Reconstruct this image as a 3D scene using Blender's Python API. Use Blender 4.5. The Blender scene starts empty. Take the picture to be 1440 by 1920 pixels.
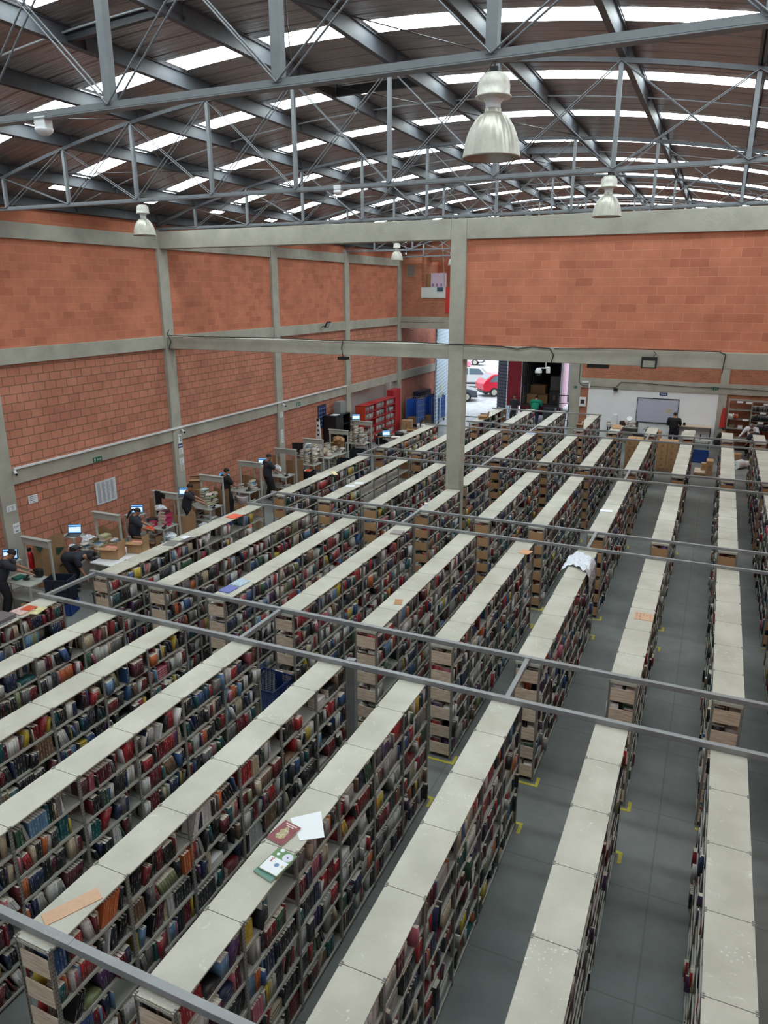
import bpy, math, random
import numpy as np
from mathutils import Vector, Matrix
random.seed(7)
S = bpy.context.scene
COL = S.collection

# ------------------------------------------------------------------ camera
CAM_H = 7.467
cam_d = bpy.data.cameras.new('camera')
cam_d.sensor_fit = 'HORIZONTAL'
cam_d.sensor_width = 36.0
cam_d.lens = 34.125
cam_d.clip_end = 400
cam = bpy.data.objects.new('camera', cam_d)
COL.objects.link(cam)
_yaw, _pit, _rol = math.radians(24.288), math.radians(16.869), math.radians(-0.091)
_w = Vector((-math.sin(_yaw)*math.cos(_pit), math.cos(_yaw)*math.cos(_pit), -math.sin(_pit)))
_r = Vector((math.cos(_yaw), math.sin(_yaw), 0))
_u = _r.cross(_w)
_r2 = _r*math.cos(_rol) + _u*math.sin(_rol)
_u2 = _u*math.cos(_rol) - _r*math.sin(_rol)
cam.matrix_world = Matrix(((_r2.x, _u2.x, -_w.x, 0), (_r2.y, _u2.y, -_w.y, 0), (_r2.z, _u2.z, -_w.z, CAM_H), (0, 0, 0, 1)))
S.camera = cam

# ------------------------------------------------------------------ world, sun, exposure
world = bpy.data.worlds.new('overcast_sky')
S.world = world
world.use_nodes = True
_bg = world.node_tree.nodes['Background']
_bg.inputs[0].default_value = (0.86, 0.93, 1.0, 1)
_bg.inputs[1].default_value = 2.6
SKYLIGHT_STRENGTH = 13.0
sun_d = bpy.data.lights.new('sun', 'SUN')
sun_d.energy = 1.0
sun_d.angle = math.radians(25)
sun_d.color = (1, 0.98, 0.95)
sun = bpy.data.objects.new('sun', sun_d)
sun.rotation_euler = (math.radians(28), math.radians(12), 0)
sun.location = (0, 60, 30)
COL.objects.link(sun)
S.view_settings.view_transform = 'Standard'
S.view_settings.look = 'None'
S.view_settings.gamma = 1.0
S.view_settings.use_curve_mapping = False
S.view_settings.exposure = -0.04
S.cycles.use_denoising = True
S.cycles.max_bounces = 8
S.cycles.diffuse_bounces = 5
S.cycles.glossy_bounces = 3
S.cycles.caustics_reflective = False
S.cycles.caustics_refractive = False
S.cycles.sample_clamp_indirect = 8

# ------------------------------------------------------------------ helpers: colour and materials
def lin(c):
    return tuple(((v/255)/12.92 if v/255 <= 0.04045 else ((v/255+0.055)/1.055)**2.4) for v in c)
def hexc(r, g, b): return lin((r, g, b)) + (1.0,)
MATS = {}
def mat(name, rgb, rough=0.7, metal=0.0, noise=0.0, nscale=6.0, bump=0.0, bscale=40.0, spec=0.5, emit=None, estr=1.0, stretch=None, trans=0.0, alpha=1.0):
    if name in MATS: return MATS[name]
    m = bpy.data.materials.new(name); m.use_nodes = True
    nt = m.node_tree; N = nt.nodes; L = nt.links
    b = N['Principled BSDF']
    c = hexc(*rgb)
    b.inputs['Base Color'].default_value = c
    b.inputs['Roughness'].default_value = rough
    b.inputs['Metallic'].default_value = metal
    b.inputs['Specular IOR Level'].default_value = spec
    if trans: b.inputs['Transmission Weight'].default_value = trans
    if alpha < 1: b.inputs['Alpha'].default_value = alpha
    if emit:
        b.inputs['Emission Color'].default_value = hexc(*emit)
        b.inputs['Emission Strength'].default_value = estr
    if noise or bump:
        tc = N.new('ShaderNodeTexCoord'); mp = N.new('ShaderNodeMapping')
        if stretch: mp.inputs['Scale'].default_value = stretch
        L.new(tc.outputs['Object'], mp.inputs['Vector'])
    if noise:
        n = N.new('ShaderNodeTexNoise'); n.inputs['Scale'].default_value = nscale; n.inputs['Detail'].default_value = 6; n.inputs['Roughness'].default_value = 0.6
        L.new(mp.outputs['Vector'], n.inputs['Vector'])
        r = N.new('ShaderNodeValToRGB')
        r.color_ramp.elements[0].position = 0.3; r.color_ramp.elements[1].position = 0.7
        lo = tuple(max(0, v*(1-noise)) for v in c[:3]) + (1,); hi = tuple(min(1, v*(1+noise)) for v in c[:3]) + (1,)
        r.color_ramp.elements[0].color = lo; r.color_ramp.elements[1].color = hi
        L.new(n.outputs['Fac'], r.inputs['Fac']); L.new(r.outputs['Color'], b.inputs['Base Color'])
    if bump:
        n2 = N.new('ShaderNodeTexNoise'); n2.inputs['Scale'].default_value = bscale; n2.inputs['Detail'].default_value = 4
        L.new(mp.outputs['Vector'], n2.inputs['Vector'])
        bp = N.new('ShaderNodeBump'); bp.inputs['Strength'].default_value = bump; bp.inputs['Distance'].default_value = 0.02
        L.new(n2.outputs['Fac'], bp.inputs['Height']); L.new(bp.outputs['Normal'], b.inputs['Normal'])
    MATS[name] = m
    return m

def math_node(N, L, op, a, b=None, clamp=False):
    n = N.new('ShaderNodeMath'); n.operation = op; n.use_clamp = clamp
    for i, v in enumerate((a, b)):
        if v is None: continue
        if isinstance(v, (int, float)): n.inputs[i].default_value = v
        else: L.new(v, n.inputs[i])
    return n.outputs[0]

def mixc(N, L, fac, a, b):
    n = N.new('ShaderNodeMix'); n.data_type = 'RGBA'
    if isinstance(fac, (int, float)): n.inputs[0].default_value = fac
    else: L.new(fac, n.inputs[0])
    for i, v in ((6, a), (7, b)):
        if isinstance(v, tuple): n.inputs[i].default_value = v
        else: L.new(v, n.inputs[i])
    return n.outputs[2]

def brick_mat(name, axes, c1, c2, mortar, bw, rh, ms, bump=0.4, rough=0.85, dark=None, offs=0.5, noise=0.18):
    m = bpy.data.materials.new(name); m.use_nodes = True
    N = m.node_tree.nodes; L = m.node_tree.links; b = N['Principled BSDF']
    b.inputs['Roughness'].default_value = rough
    b.inputs['Specular IOR Level'].default_value = 0.25
    tc = N.new('ShaderNodeTexCoord'); sp = N.new('ShaderNodeSeparateXYZ'); cb = N.new('ShaderNodeCombineXYZ')
    L.new(tc.outputs['Object'], sp.inputs[0])
    L.new(sp.outputs[axes[0]], cb.inputs[0]); L.new(sp.outputs[axes[1]], cb.inputs[1])
    # slight wobble so that the joints are not ruler-straight
    nz = N.new('ShaderNodeTexNoise'); nz.inputs['Scale'].default_value = 5.0; nz.inputs['Detail'].default_value = 3
    L.new(cb.outputs[0], nz.inputs['Vector'])
    vm = N.new('ShaderNodeVectorMath'); vm.operation = 'SCALE'; vm.inputs['Scale'].default_value = 0.02
    L.new(nz.outputs['Color'], vm.inputs[0])
    va = N.new('ShaderNodeVectorMath'); va.operation = 'ADD'
    L.new(cb.outputs[0], va.inputs[0]); L.new(vm.outputs[0], va.inputs[1])
    br = N.new('ShaderNodeTexBrick')
    br.inputs['Scale'].default_value = 1.0
    br.inputs['Brick Width'].default_value = bw; br.inputs['Row Height'].default_value = rh
    br.inputs['Mortar Size'].default_value = ms; br.inputs['Mortar Smooth'].default_value = 0.3
    br.inputs['Bias'].default_value = -0.5
    br.offset = offs
    br.inputs['Color1'].default_value = hexc(*c1); br.inputs['Color2'].default_value = hexc(*c2); br.inputs['Mortar'].default_value = hexc(*mortar)
    L.new(va.outputs[0], br.inputs['Vector'])
    n2 = N.new('ShaderNodeTexNoise'); n2.inputs['Scale'].default_value = 1.3; n2.inputs['Detail'].default_value = 8; n2.inputs['Roughness'].default_value = 0.65
    L.new(cb.outputs[0], n2.inputs['Vector'])
    mr = N.new('ShaderNodeMapRange'); mr.inputs[1].default_value = 0.3; mr.inputs[2].default_value = 0.7; mr.inputs[3].default_value = 1-noise; mr.inputs[4].default_value = 1+noise
    L.new(n2.outputs['Fac'], mr.inputs[0])
    hsv = N.new('ShaderNodeHueSaturation'); L.new(mr.outputs[0], hsv.inputs['Value']); L.new(br.outputs['Color'], hsv.inputs['Color'])
    L.new(hsv.outputs[0], b.inputs['Base Color'])
    n3 = N.new('ShaderNodeTexNoise'); n3.inputs['Scale'].default_value = 60; L.new(tc.outputs['Object'], n3.inputs['Vector'])
    h = math_node(N, L, 'SUBTRACT', math_node(N, L, 'MULTIPLY', n3.outputs['Fac'], 0.25), br.outputs['Fac'])
    bp = N.new('ShaderNodeBump'); bp.inputs['Strength'].default_value = bump; bp.inputs['Distance'].default_value = 0.015
    L.new(h, bp.inputs['Height']); L.new(bp.outputs[0], b.inputs['Normal'])
    MATS[name] = m
    return m

M_UP_L = brick_mat('smooth_block_left', (1, 2), (198, 125, 98), (162, 94, 74), (204, 146, 120), 0.42, 0.205, 0.004, 0.2)
M_UP_C = brick_mat('smooth_block_cross', (0, 2), (198, 125, 98), (160, 92, 72), (202, 146, 121), 0.43, 0.205, 0.005, 0.3)
M_LOW_L = brick_mat('split_block_left', (1, 2), (194, 130, 108), (166, 106, 90), (134, 106, 86), 0.37, 0.225, 0.012, 0.9)
M_BRK_B = brick_mat('small_brick_back', (0, 2), (180, 112, 86), (152, 92, 72), (168, 138, 116), 0.25, 0.083, 0.010, 0.5)
M_BRK_S = brick_mat('small_brick_side', (1, 2), (186, 118, 100), (160, 96, 82), (190, 150, 132), 0.25, 0.083, 0.008, 0.5)
M_CONC = mat('concrete', (168, 166, 154), 0.85, noise=0.16, nscale=1.6, bump=0.25, bscale=25)
M_WHITEWALL = mat('white_paint', (236, 238, 240), 0.7, noise=0.03, nscale=1.5)
M_GREYWALL = mat('pale_grey_paint', (196, 194, 190), 0.8, noise=0.06, nscale=1.5)
M_STEEL = mat('blue_grey_paint', (120, 125, 130), 0.5, 0.0, noise=0.12, nscale=5)
M_STEEL_D = mat('dark_blue_grey_paint', (84, 88, 94), 0.55, 0.0, noise=0.15, nscale=4)
M_PIPE = mat('grey_square_tube', (146, 148, 150), 0.45, 0.2, noise=0.1, nscale=4)
M_ROD = mat('steel_rod', (120, 124, 130), 0.4, 0.5)
M_RODD = mat('dark_rod', (70, 72, 76), 0.5, 0.3)
M_SHELF = mat('shelf_grey_steel', (156, 155, 148), 0.45, 0.15, noise=0.08, nscale=6)
M_SHELFLIP = mat('shelf_lip', (188, 185, 174), 0.45, 0.1)
M_CARD = mat('cardboard', (176, 138, 100), 0.9, noise=0.12, nscale=5)
M_CARD_D = mat('cardboard_brown', (150, 116, 84), 0.9, noise=0.12, nscale=6)
M_BLACK = mat('black_plastic', (22, 23, 26), 0.45)
M_DARK = mat('dark_grey_plastic', (48, 50, 54), 0.5)
M_WHITE = mat('white_plastic', (228, 230, 232), 0.45)
M_PAPER = mat('paper_white', (232, 236, 240), 0.6)
M_NAVY = mat('navy_plastic', (26, 38, 64), 0.4, noise=0.1, nscale=20)
M_BLUE = mat('blue_plastic', (30, 62, 130), 0.4, noise=0.1, nscale=20)
M_TABLE = mat('grey_table_steel', (178, 180, 174), 0.45, 0.1, noise=0.05, nscale=6)
M_ORANGE = mat('orange_fabric', (226, 92, 52), 0.7)
M_RED = mat('red_paint', (186, 32, 34), 0.4)
M_YTAPE = mat('yellow_tape', (196, 184, 70), 0.6, noise=0.2, nscale=20)
M_GREEN = mat('green_sign', (28, 104, 76), 0.5)
M_SIGNBLUE = mat('sign_blue', (38, 60, 118), 0.5)
M_GLASS = mat('car_glass_sky_tint', (92, 112, 124), 0.1, 0.0, spec=0.8)  # base colour lightened to stand in for the sky reflected in the panes
M_TYRE = mat('tyre_rubber', (28, 28, 30), 0.8)
M_ALU = mat('brushed_aluminium', (184, 181, 170), 0.42, 0.6, noise=0.12, nscale=12)
M_PLASTIC = mat('clear_film', (226, 232, 240), 0.22, noise=0.06, nscale=18, bump=0.6, bscale=14)

# wood end panels with grain
def wood_mat():
    m = bpy.data.materials.new('pale_wood_panel'); m.use_nodes = True
    N = m.node_tree.nodes; L = m.node_tree.links; b = N['Principled BSDF']
    tc = N.new('ShaderNodeTexCoord'); oi = N.new('ShaderNodeObjectInfo')
    va = N.new('ShaderNodeVectorMath'); va.operation = 'ADD'
    cx = N.new('ShaderNodeCombineXYZ'); L.new(math_node(N, L, 'MULTIPLY', oi.outputs['Random'], 30.0), cx.inputs[2])
    L.new(tc.outputs['Object'], va.inputs[0]); L.new(cx.outputs[0], va.inputs[1])
    mp = N.new('ShaderNodeMapping'); mp.inputs['Scale'].default_value = (2.2, 2.0, 26.0); L.new(va.outputs[0], mp.inputs[0])
    n = N.new('ShaderNodeTexNoise'); n.inputs['Scale'].default_value = 2.2; n.inputs['Detail'].default_value = 7; n.inputs['Distortion'].default_value = 0.7
    L.new(mp.outputs[0], n.inputs['Vector'])
    r = N.new('ShaderNodeValToRGB'); e = r.color_ramp.elements
    e[0].position = 0.32; e[0].color = hexc(186, 162, 138); e[1].position = 0.6; e[1].color = hexc(226, 208, 188)
    L.new(n.outputs['Fac'], r.inputs[0]); L.new(r.outputs[0], b.inputs['Base Color']); b.inputs['Roughness'].default_value = 0.6
    MATS['pale_wood_panel'] = m; return m
M_WOOD = wood_mat()

# cream shelf tops with pale scuffs
def top_mat():
    m = bpy.data.materials.new('cream_board'); m.use_nodes = True
    N = m.node_tree.nodes; L = m.node_tree.links; b = N['Principled BSDF']
    g = N.new('ShaderNodeNewGeometry')
    n1 = N.new('ShaderNodeTexNoise'); n1.inputs['Scale'].default_value = 1.7; n1.inputs['Detail'].default_value = 5
    n2 = N.new('ShaderNodeTexNoise'); n2.inputs['Scale'].default_value = 7.0; n2.inputs['Detail'].default_value = 8; n2.inputs['Roughness'].default_value = 0.7; n2.inputs['Distortion'].default_value = 1.2
    vo = N.new('ShaderNodeTexVoronoi'); vo.inputs['Scale'].default_value = 22
    n4 = N.new('ShaderNodeTexNoise'); n4.inputs['Scale'].default_value = 1.1
    for q in (n1, n2, vo, n4): L.new(g.outputs['Position'], q.inputs['Vector'])
    r1 = N.new('ShaderNodeValToRGB'); e = r1.color_ramp.elements; e[0].position = 0.35; e[0].color = hexc(178, 175, 162); e[1].position = 0.65; e[1].color = hexc(197, 194, 182)
    L.new(n1.outputs['Fac'], r1.inputs[0])
    r2 = N.new('ShaderNodeValToRGB'); e = r2.color_ramp.elements; e[0].position = 0.6; e[0].color = (0, 0, 0, 1); e[1].position = 0.68; e[1].color = (0.45, 0.45, 0.45, 1)
    L.new(n2.outputs['Fac'], r2.inputs[0])
    spots = math_node(N, L, 'MULTIPLY', math_node(N, L, 'LESS_THAN', vo.outputs['Distance'], math_node(N, L, 'MULTIPLY', n2.outputs['Fac'], 0.42)), math_node(N, L, 'GREATER_THAN', n4.outputs['Fac'], 0.635))
    f = math_node(N, L, 'ADD', r2.outputs[0], math_node(N, L, 'MULTIPLY', spots, 0.45), True)
    L.new(mixc(N, L, f, r1.outputs[0], hexc(232, 232, 224)), b.inputs['Base Color'])
    b.inputs['Roughness'].default_value = 0.5; b.inputs['Specular IOR Level'].default_value = 0.35
    return m
M_TOP = top_mat()

# perforated angle steel
def angle_mat():
    m = bpy.data.materials.new('perforated_angle_steel'); m.use_nodes = True
    N = m.node_tree.nodes; L = m.node_tree.links; b = N['Principled BSDF']
    tc = N.new('ShaderNodeTexCoord'); sp = N.new('ShaderNodeSeparateXYZ'); L.new(tc.outputs['Object'], sp.inputs[0])
    fz = math_node(N, L, 'ABSOLUTE', math_node(N, L, 'SUBTRACT', math_node(N, L, 'FRACT', math_node(N, L, 'MULTIPLY', sp.outputs[2], 22.0)), 0.5))
    holez = math_node(N, L, 'LESS_THAN', fz, 0.2)
    fy = math_node(N, L, 'ABSOLUTE', math_node(N, L, 'SUBTRACT', math_node(N, L, 'ABSOLUTE', sp.outputs[1]), 0.010))
    holey = math_node(N, L, 'LESS_THAN', fy, 0.004)
    h = math_node(N, L, 'MULTIPLY', holez, holey)
    L.new(mixc(N, L, h, hexc(150, 149, 142), hexc(66, 64, 60)), b.inputs['Base Color'])
    b.inputs['Roughness'].default_value = 0.45; b.inputs['Metallic'].default_value = 0.2
    return m
M_ANGLE = angle_mat()

# floor
def floor_mat():
    m = bpy.data.materials.new('grey_epoxy_floor'); m.use_nodes = True
    N = m.node_tree.nodes; L = m.node_tree.links; b = N['Principled BSDF']
    tc = N.new('ShaderNodeTexCoord')
    br = N.new('ShaderNodeTexBrick'); br.inputs['Scale'].default_value = 1; br.inputs['Brick Width'].default_value = 3.3; br.inputs['Row Height'].default_value = 1.66
    br.inputs['Mortar Size'].default_value = 0.012; br.offset = 0.0; br.inputs['Mortar Smooth'].default_value = 0.2
    br.inputs['Color1'].default_value = (1, 1, 1, 1); br.inputs['Color2'].default_value = (0.92, 0.92, 0.92, 1); br.inputs['Mortar'].default_value = (0.7, 0.7, 0.7, 1)
    L.new(tc.outputs['Object'], br.inputs['Vector'])
    n = N.new('ShaderNodeTexNoise'); n.inputs['Scale'].default_value = 0.7; n.inputs['Detail'].default_value = 8; n.inputs['Roughness'].default_value = 0.6
    L.new(tc.outputs['Object'], n.inputs['Vector'])
    r = N.new('ShaderNodeValToRGB'); e = r.color_ramp.elements; e[0].position = 0.3; e[0].color = hexc(98, 102, 101); e[1].position = 0.7; e[1].color = hexc(136, 140, 138)
    L.new(n.outputs['Fac'], r.inputs[0])
    # worn dirty streaks
    n3 = N.new('ShaderNodeTexNoise'); n3.inputs['Scale'].default_value = 3.2; n3.inputs['Detail'].default_value = 9; n3.inputs['Roughness'].default_value = 0.75
    L.new(tc.outputs['Object'], n3.inputs['Vector'])
    r3 = N.new('ShaderNodeValToRGB'); e = r3.color_ramp.elements; e[0].position = 0.58; e[0].color = (0, 0, 0, 1); e[1].position = 0.72; e[1].color = (0.5, 0.5, 0.5, 1)
    L.new(n3.outputs['Fac'], r3.inputs[0])
    c = mixc(N, L, r3.outputs[0], r.outputs[0], hexc(112, 106, 98))
    mu = N.new('ShaderNodeMix'); mu.data_type = 'RGBA'; mu.blend_type = 'MULTIPLY'; mu.inputs[0].default_value = 1
    L.new(c, mu.inputs[6]); L.new(br.outputs['Color'], mu.inputs[7]); L.new(mu.outputs[2], b.inputs['Base Color'])
    rr = N.new('ShaderNodeMapRange'); rr.inputs[3].default_value = 0.28; rr.inputs[4].default_value = 0.55; L.new(n3.outputs['Fac'], rr.inputs[0]); L.new(rr.outputs[0], b.inputs['Roughness'])
    return m
M_FLOOR = floor_mat()

# corrugated roof underside: dull, faintly glossy metal
def roof_mat():
    m = bpy.data.materials.new('roof_sheet_metal'); m.use_nodes = True
    N = m.node_tree.nodes; L = m.node_tree.links; b = N['Principled BSDF']
    tc = N.new('ShaderNodeTexCoord'); mp = N.new('ShaderNodeMapping'); mp.inputs['Scale'].default_value = (0.8, 9.0, 1.0); L.new(tc.outputs['Object'], mp.inputs[0])
    n = N.new('ShaderNodeTexNoise'); n.inputs['Scale'].default_value = 2.0; n.inputs['Detail'].default_value = 6; L.new(mp.outputs[0], n.inputs['Vector'])
    r = N.new('ShaderNodeValToRGB'); e = r.color_ramp.elements; e[0].position = 0.3; e[0].color = hexc(134, 125, 122); e[1].position = 0.75; e[1].color = hexc(172, 163, 162)
    L.new(n.outputs['Fac'], r.inputs[0]); L.new(r.outputs[0], b.inputs['Base Color'])
    b.inputs['Metallic'].default_value = 0.55; b.inputs['Roughness'].default_value = 0.30
    bp = N.new('ShaderNodeBump'); bp.inputs['Strength'].default_value = 0.5; bp.inputs['Distance'].default_value = 0.05
    L.new(n.outputs['Fac'], bp.inputs['Height']); L.new(bp.outputs[0], b.inputs['Normal'])
    return m
M_ROOF = roof_mat()

def skylight_mat():
    m = bpy.data.materials.new('translucent_skylight_sheet'); m.use_nodes = True
    N = m.node_tree.nodes; L = m.node_tree.links; b = N['Principled BSDF']
    tc = N.new('ShaderNodeTexCoord'); sp = N.new('ShaderNodeSeparateXYZ'); L.new(tc.outputs['Object'], sp.inputs[0])
    w = math_node(N, L, 'FRACT', math_node(N, L, 'MULTIPLY', sp.outputs[1], 7.0))
    rib = math_node(N, L, 'LESS_THAN', w, 0.12)
    n = N.new('ShaderNodeTexNoise'); n.inputs['Scale'].default_value = 3; n.inputs['Detail'].default_value = 7; L.new(tc.outputs['Object'], n.inputs['Vector'])
    mr = N.new('ShaderNodeMapRange'); mr.inputs[1].default_value = 0.3; mr.inputs[2].default_value = 0.7; mr.inputs[3].default_value = 0.75; mr.inputs[4].default_value = 1.1
    L.new(n.outputs['Fac'], mr.inputs[0])
    s = math_node(N, L, 'MULTIPLY', math_node(N, L, 'SUBTRACT', 1.0, math_node(N, L, 'MULTIPLY', rib, 0.45)), math_node(N, L, 'MULTIPLY', mr.outputs[0], SKYLIGHT_STRENGTH))
    b.inputs['Base Color'].default_value = hexc(220, 235, 235)
    b.inputs['Emission Color'].default_value = (0.88, 0.985, 1.0, 1)
    L.new(s, b.inputs['Emission Strength'])
    return m
M_SKY = skylight_mat()

# books: colour comes from the book itself, plus lighter or darker lettering bands on the spine
def book_mat(name, attr):
    m = bpy.data.materials.new(name); m.use_nodes = True
    N = m.node_tree.nodes; L = m.node_tree.links; b = N['Principled BSDF']
    if attr:
        a = N.new('ShaderNodeAttribute'); a.attribute_name = 'book_colour'; col = a.outputs['Color']
    else:
        a = N.new('ShaderNodeObjectInfo'); col = a.outputs['Color']
    uv = N.new('ShaderNodeUVMap'); uv.uv_map = 'UVMap'
    sp = N.new('ShaderNodeSeparateXYZ'); L.new(uv.outputs[0], sp.inputs[0])
    inside = math_node(N, L, 'LESS_THAN', math_node(N, L, 'ABSOLUTE', math_node(N, L, 'SUBTRACT', sp.outputs[0], 0.5)), 0.17)
    isspine = math_node(N, L, 'GREATER_THAN', sp.outputs[1], 0.03)
    g = N.new('ShaderNodeNewGeometry')
    mp = N.new('ShaderNodeMapping'); mp.inputs['Scale'].default_value = (1, 9, 9); L.new(g.outputs['Position'], mp.inputs[0])
    n = N.new('ShaderNodeTexNoise'); n.inputs['Scale'].default_value = 2.1; n.inputs['Detail'].default_value = 1; L.new(mp.outputs[0], n.inputs['Vector'])
    mp2 = N.new('ShaderNodeMapping'); mp2.inputs['Scale'].default_value = (1, 1, 1); L.new(g.outputs['Position'], mp2.inputs[0])
    n2 = N.new('ShaderNodeTexNoise'); n2.inputs['Scale'].default_value = 110; n2.inputs['Detail'].default_value = 1; L.new(mp2.outputs[0], n2.inputs['Vector'])
    t = math_node(N, L, 'MULTIPLY', math_node(N, L, 'GREATER_THAN', n.outputs['Fac'], 0.53), math_node(N, L, 'GREATER_THAN', n2.outputs['Fac'], 0.47))
    t = math_node(N, L, 'MULTIPLY', math_node(N, L, 'MULTIPLY', t, inside), isspine)
    bw = N.new('ShaderNodeRGBToBW'); L.new(col, bw.inputs[0])
    dark = math_node(N, L, 'GREATER_THAN', bw.outputs[0], 0.35)
    ink = mixc(N, L, dark, hexc(205, 200, 190), hexc(60, 52, 56))
    L.new(mixc(N, L, math_node(N, L, 'MULTIPLY', t, 0.55), col, ink), b.inputs['Base Color'])
    b.inputs['Roughness'].default_value = 0.42; b.inputs['Specular IOR Level'].default_value = 0.45
    return m
M_BOOKS = book_mat('book_covers_mixed', True)
M_BOOK1 = book_mat('book_cover', False)
M_PAGES = mat('book_pages', (226, 219, 204), 0.9, noise=0.06, nscale=120)

# ------------------------------------------------------------------ helpers: mesh building
class MB:
    def __init__(s): s.v = []; s.f = []; s.m = []; s.sm = []
    def add(s, vs, fs, mi=0, smooth=False):
        o = len(s.v); s.v += [tuple(p) for p in vs]
        for f in fs: s.f.append([i+o for i in f]); s.m.append(mi); s.sm.append(smooth)
        return s
    def box(s, x0, x1, y0, y1, z0, z1, mi=0):
        return s.add([(x0,y0,z0),(x1,y0,z0),(x1,y1,z0),(x0,y1,z0),(x0,y0,z1),(x1,y0,z1),(x1,y1,z1),(x0,y1,z1)],
                     [(0,3,2,1),(4,5,6,7),(0,1,5,4),(1,2,6,5),(2,3,7,6),(3,0,4,7)], mi)
    def obox(s, c, size, rz=0, rx=0, ry=0, mi=0):
        R = Matrix.Rotation(rz, 3, 'Z') @ Matrix.Rotation(rx, 3, 'X') @ Matrix.Rotation(ry, 3, 'Y')
        hx, hy, hz = size[0]/2, size[1]/2, size[2]/2; c = Vector(c)
        vs = [c + R @ Vector(p) for p in ((-hx,-hy,-hz),(hx,-hy,-hz),(hx,hy,-hz),(-hx,hy,-hz),(-hx,-hy,hz),(hx,-hy,hz),(hx,hy,hz),(-hx,hy,hz))]
        return s.add(vs, [(0,3,2,1),(4,5,6,7),(0,1,5,4),(1,2,6,5),(2,3,7,6),(3,0,4,7)], mi)
    def bar(s, p, q, w, h, mi=0, up=(0,0,1)):
        p = Vector(p); q = Vector(q); d = (q-p).normalized(); u = Vector(up)
        if abs(d.dot(u)) > 0.99: u = Vector((1,0,0))
        a = d.cross(u).normalized(); b = a.cross(d)
        vs = [p+a*i*w/2+b*j*h/2 for i,j in ((-1,-1),(1,-1),(1,1),(-1,1))] + [q+a*i*w/2+b*j*h/2 for i,j in ((-1,-1),(1,-1),(1,1),(-1,1))]
        return s.add(vs, [(0,3,2,1),(4,5,6,7),(0,1,5,4),(1,2,6,5),(2,3,7,6),(3,0,4,7)], mi)
    def tube(s, p, q, r, n=8, mi=0, r2=None):
        p = Vector(p); q = Vector(q); d = (q-p).normalized(); u = Vector((0,0,1))
        if abs(d.dot(u)) > 0.99: u = Vector((1,0,0))
        a = d.cross(u).normalized(); b = a.cross(d); r2 = r if r2 is None else r2
        vs = [p+(a*math.cos(t)+b*math.sin(t))*r for t in [2*math.pi*i/n for i in range(n)]] + [q+(a*math.cos(t)+b*math.sin(t))*r2 for t in [2*math.pi*i/n for i in range(n)]]
        s.add(vs, [(i,(i+1)%n,n+(i+1)%n,n+i) for i in range(n)], mi, True)
        return s.add(vs, [tuple(range(n-1,-1,-1)), tuple(range(n,2*n))], mi)
    def poly(s, pts, r, n=6, mi=0):
        for a, b in zip(pts[:-1], pts[1:]): s.tube(a, b, r, n, mi)
        return s
    def lathe(s, prof, n=24, c=(0,0,0), mi=0):
        vs = []
        for r, z in prof:
            for i in range(n):
                t = 2*math.pi*i/n; vs.append((c[0]+r*math.cos(t), c[1]+r*math.sin(t), c[2]+z))
        fs = [(k*n+i, k*n+(i+1)%n, (k+1)*n+(i+1)%n, (k+1)*n+i) for k in range(len(prof)-1) for i in range(n)]
        return s.add(vs, fs, mi, True)
    def prism(s, pts, y0, y1, mi=0, ax='y'):   # outline in (x,z), extruded along y (or outline (y,z) along x)
        n = len(pts)
        if ax == 'y': vs = [(a,y0,b) for a,b in pts] + [(a,y1,b) for a,b in pts]
        elif ax == 'x': vs = [(y0,a,b) for a,b in pts] + [(y1,a,b) for a,b in pts]
        else: vs = [(a,b,y0) for a,b in pts] + [(a,b,y1) for a,b in pts]
        return s.add(vs, [tuple(range(n)), tuple(range(2*n-1,n-1,-1))] + [(i,n+i,n+(i+1)%n,(i+1)%n) for i in range(n)], mi)
    def blob(s, c, r, n=10, k=7, mi=0):
        vs = []; 
        for j in range(k+1):
            ph = math.pi*j/k
            for i in range(n):
                t = 2*math.pi*i/n
                vs.append((c[0]+r[0]*math.sin(ph)*math.cos(t), c[1]+r[1]*math.sin(ph)*math.sin(t), c[2]+r[2]*math.cos(ph)))
        return s.add(vs, [(j*n+i, (j+1)*n+i, (j+1)*n+(i+1)%n, j*n+(i+1)%n) for j in range(k) for i in range(n)], mi, True)
    def mesh(s, name, mats):
        me = bpy.data.meshes.new(name); me.from_pydata(s.v, [], s.f)
        for m in (mats if isinstance(mats, (list, tuple)) else [mats]): me.materials.append(m)
        me.polygons.foreach_set('material_index', s.m); me.polygons.foreach_set('use_smooth', s.sm)
        me.update(); return me
    def build(s, name, mats, parent=None, loc=None, bevel=0):
        o = bpy.data.objects.new(name, s.mesh(name, mats)); COL.objects.link(o)
        if parent: o.parent = parent
        if loc is not None: o.location = loc
        if bevel:
            b = o.modifiers.new('bevel', 'BEVEL'); b.width = bevel; b.segments = 2; b.limit_method = 'ANGLE'
        return o

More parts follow.
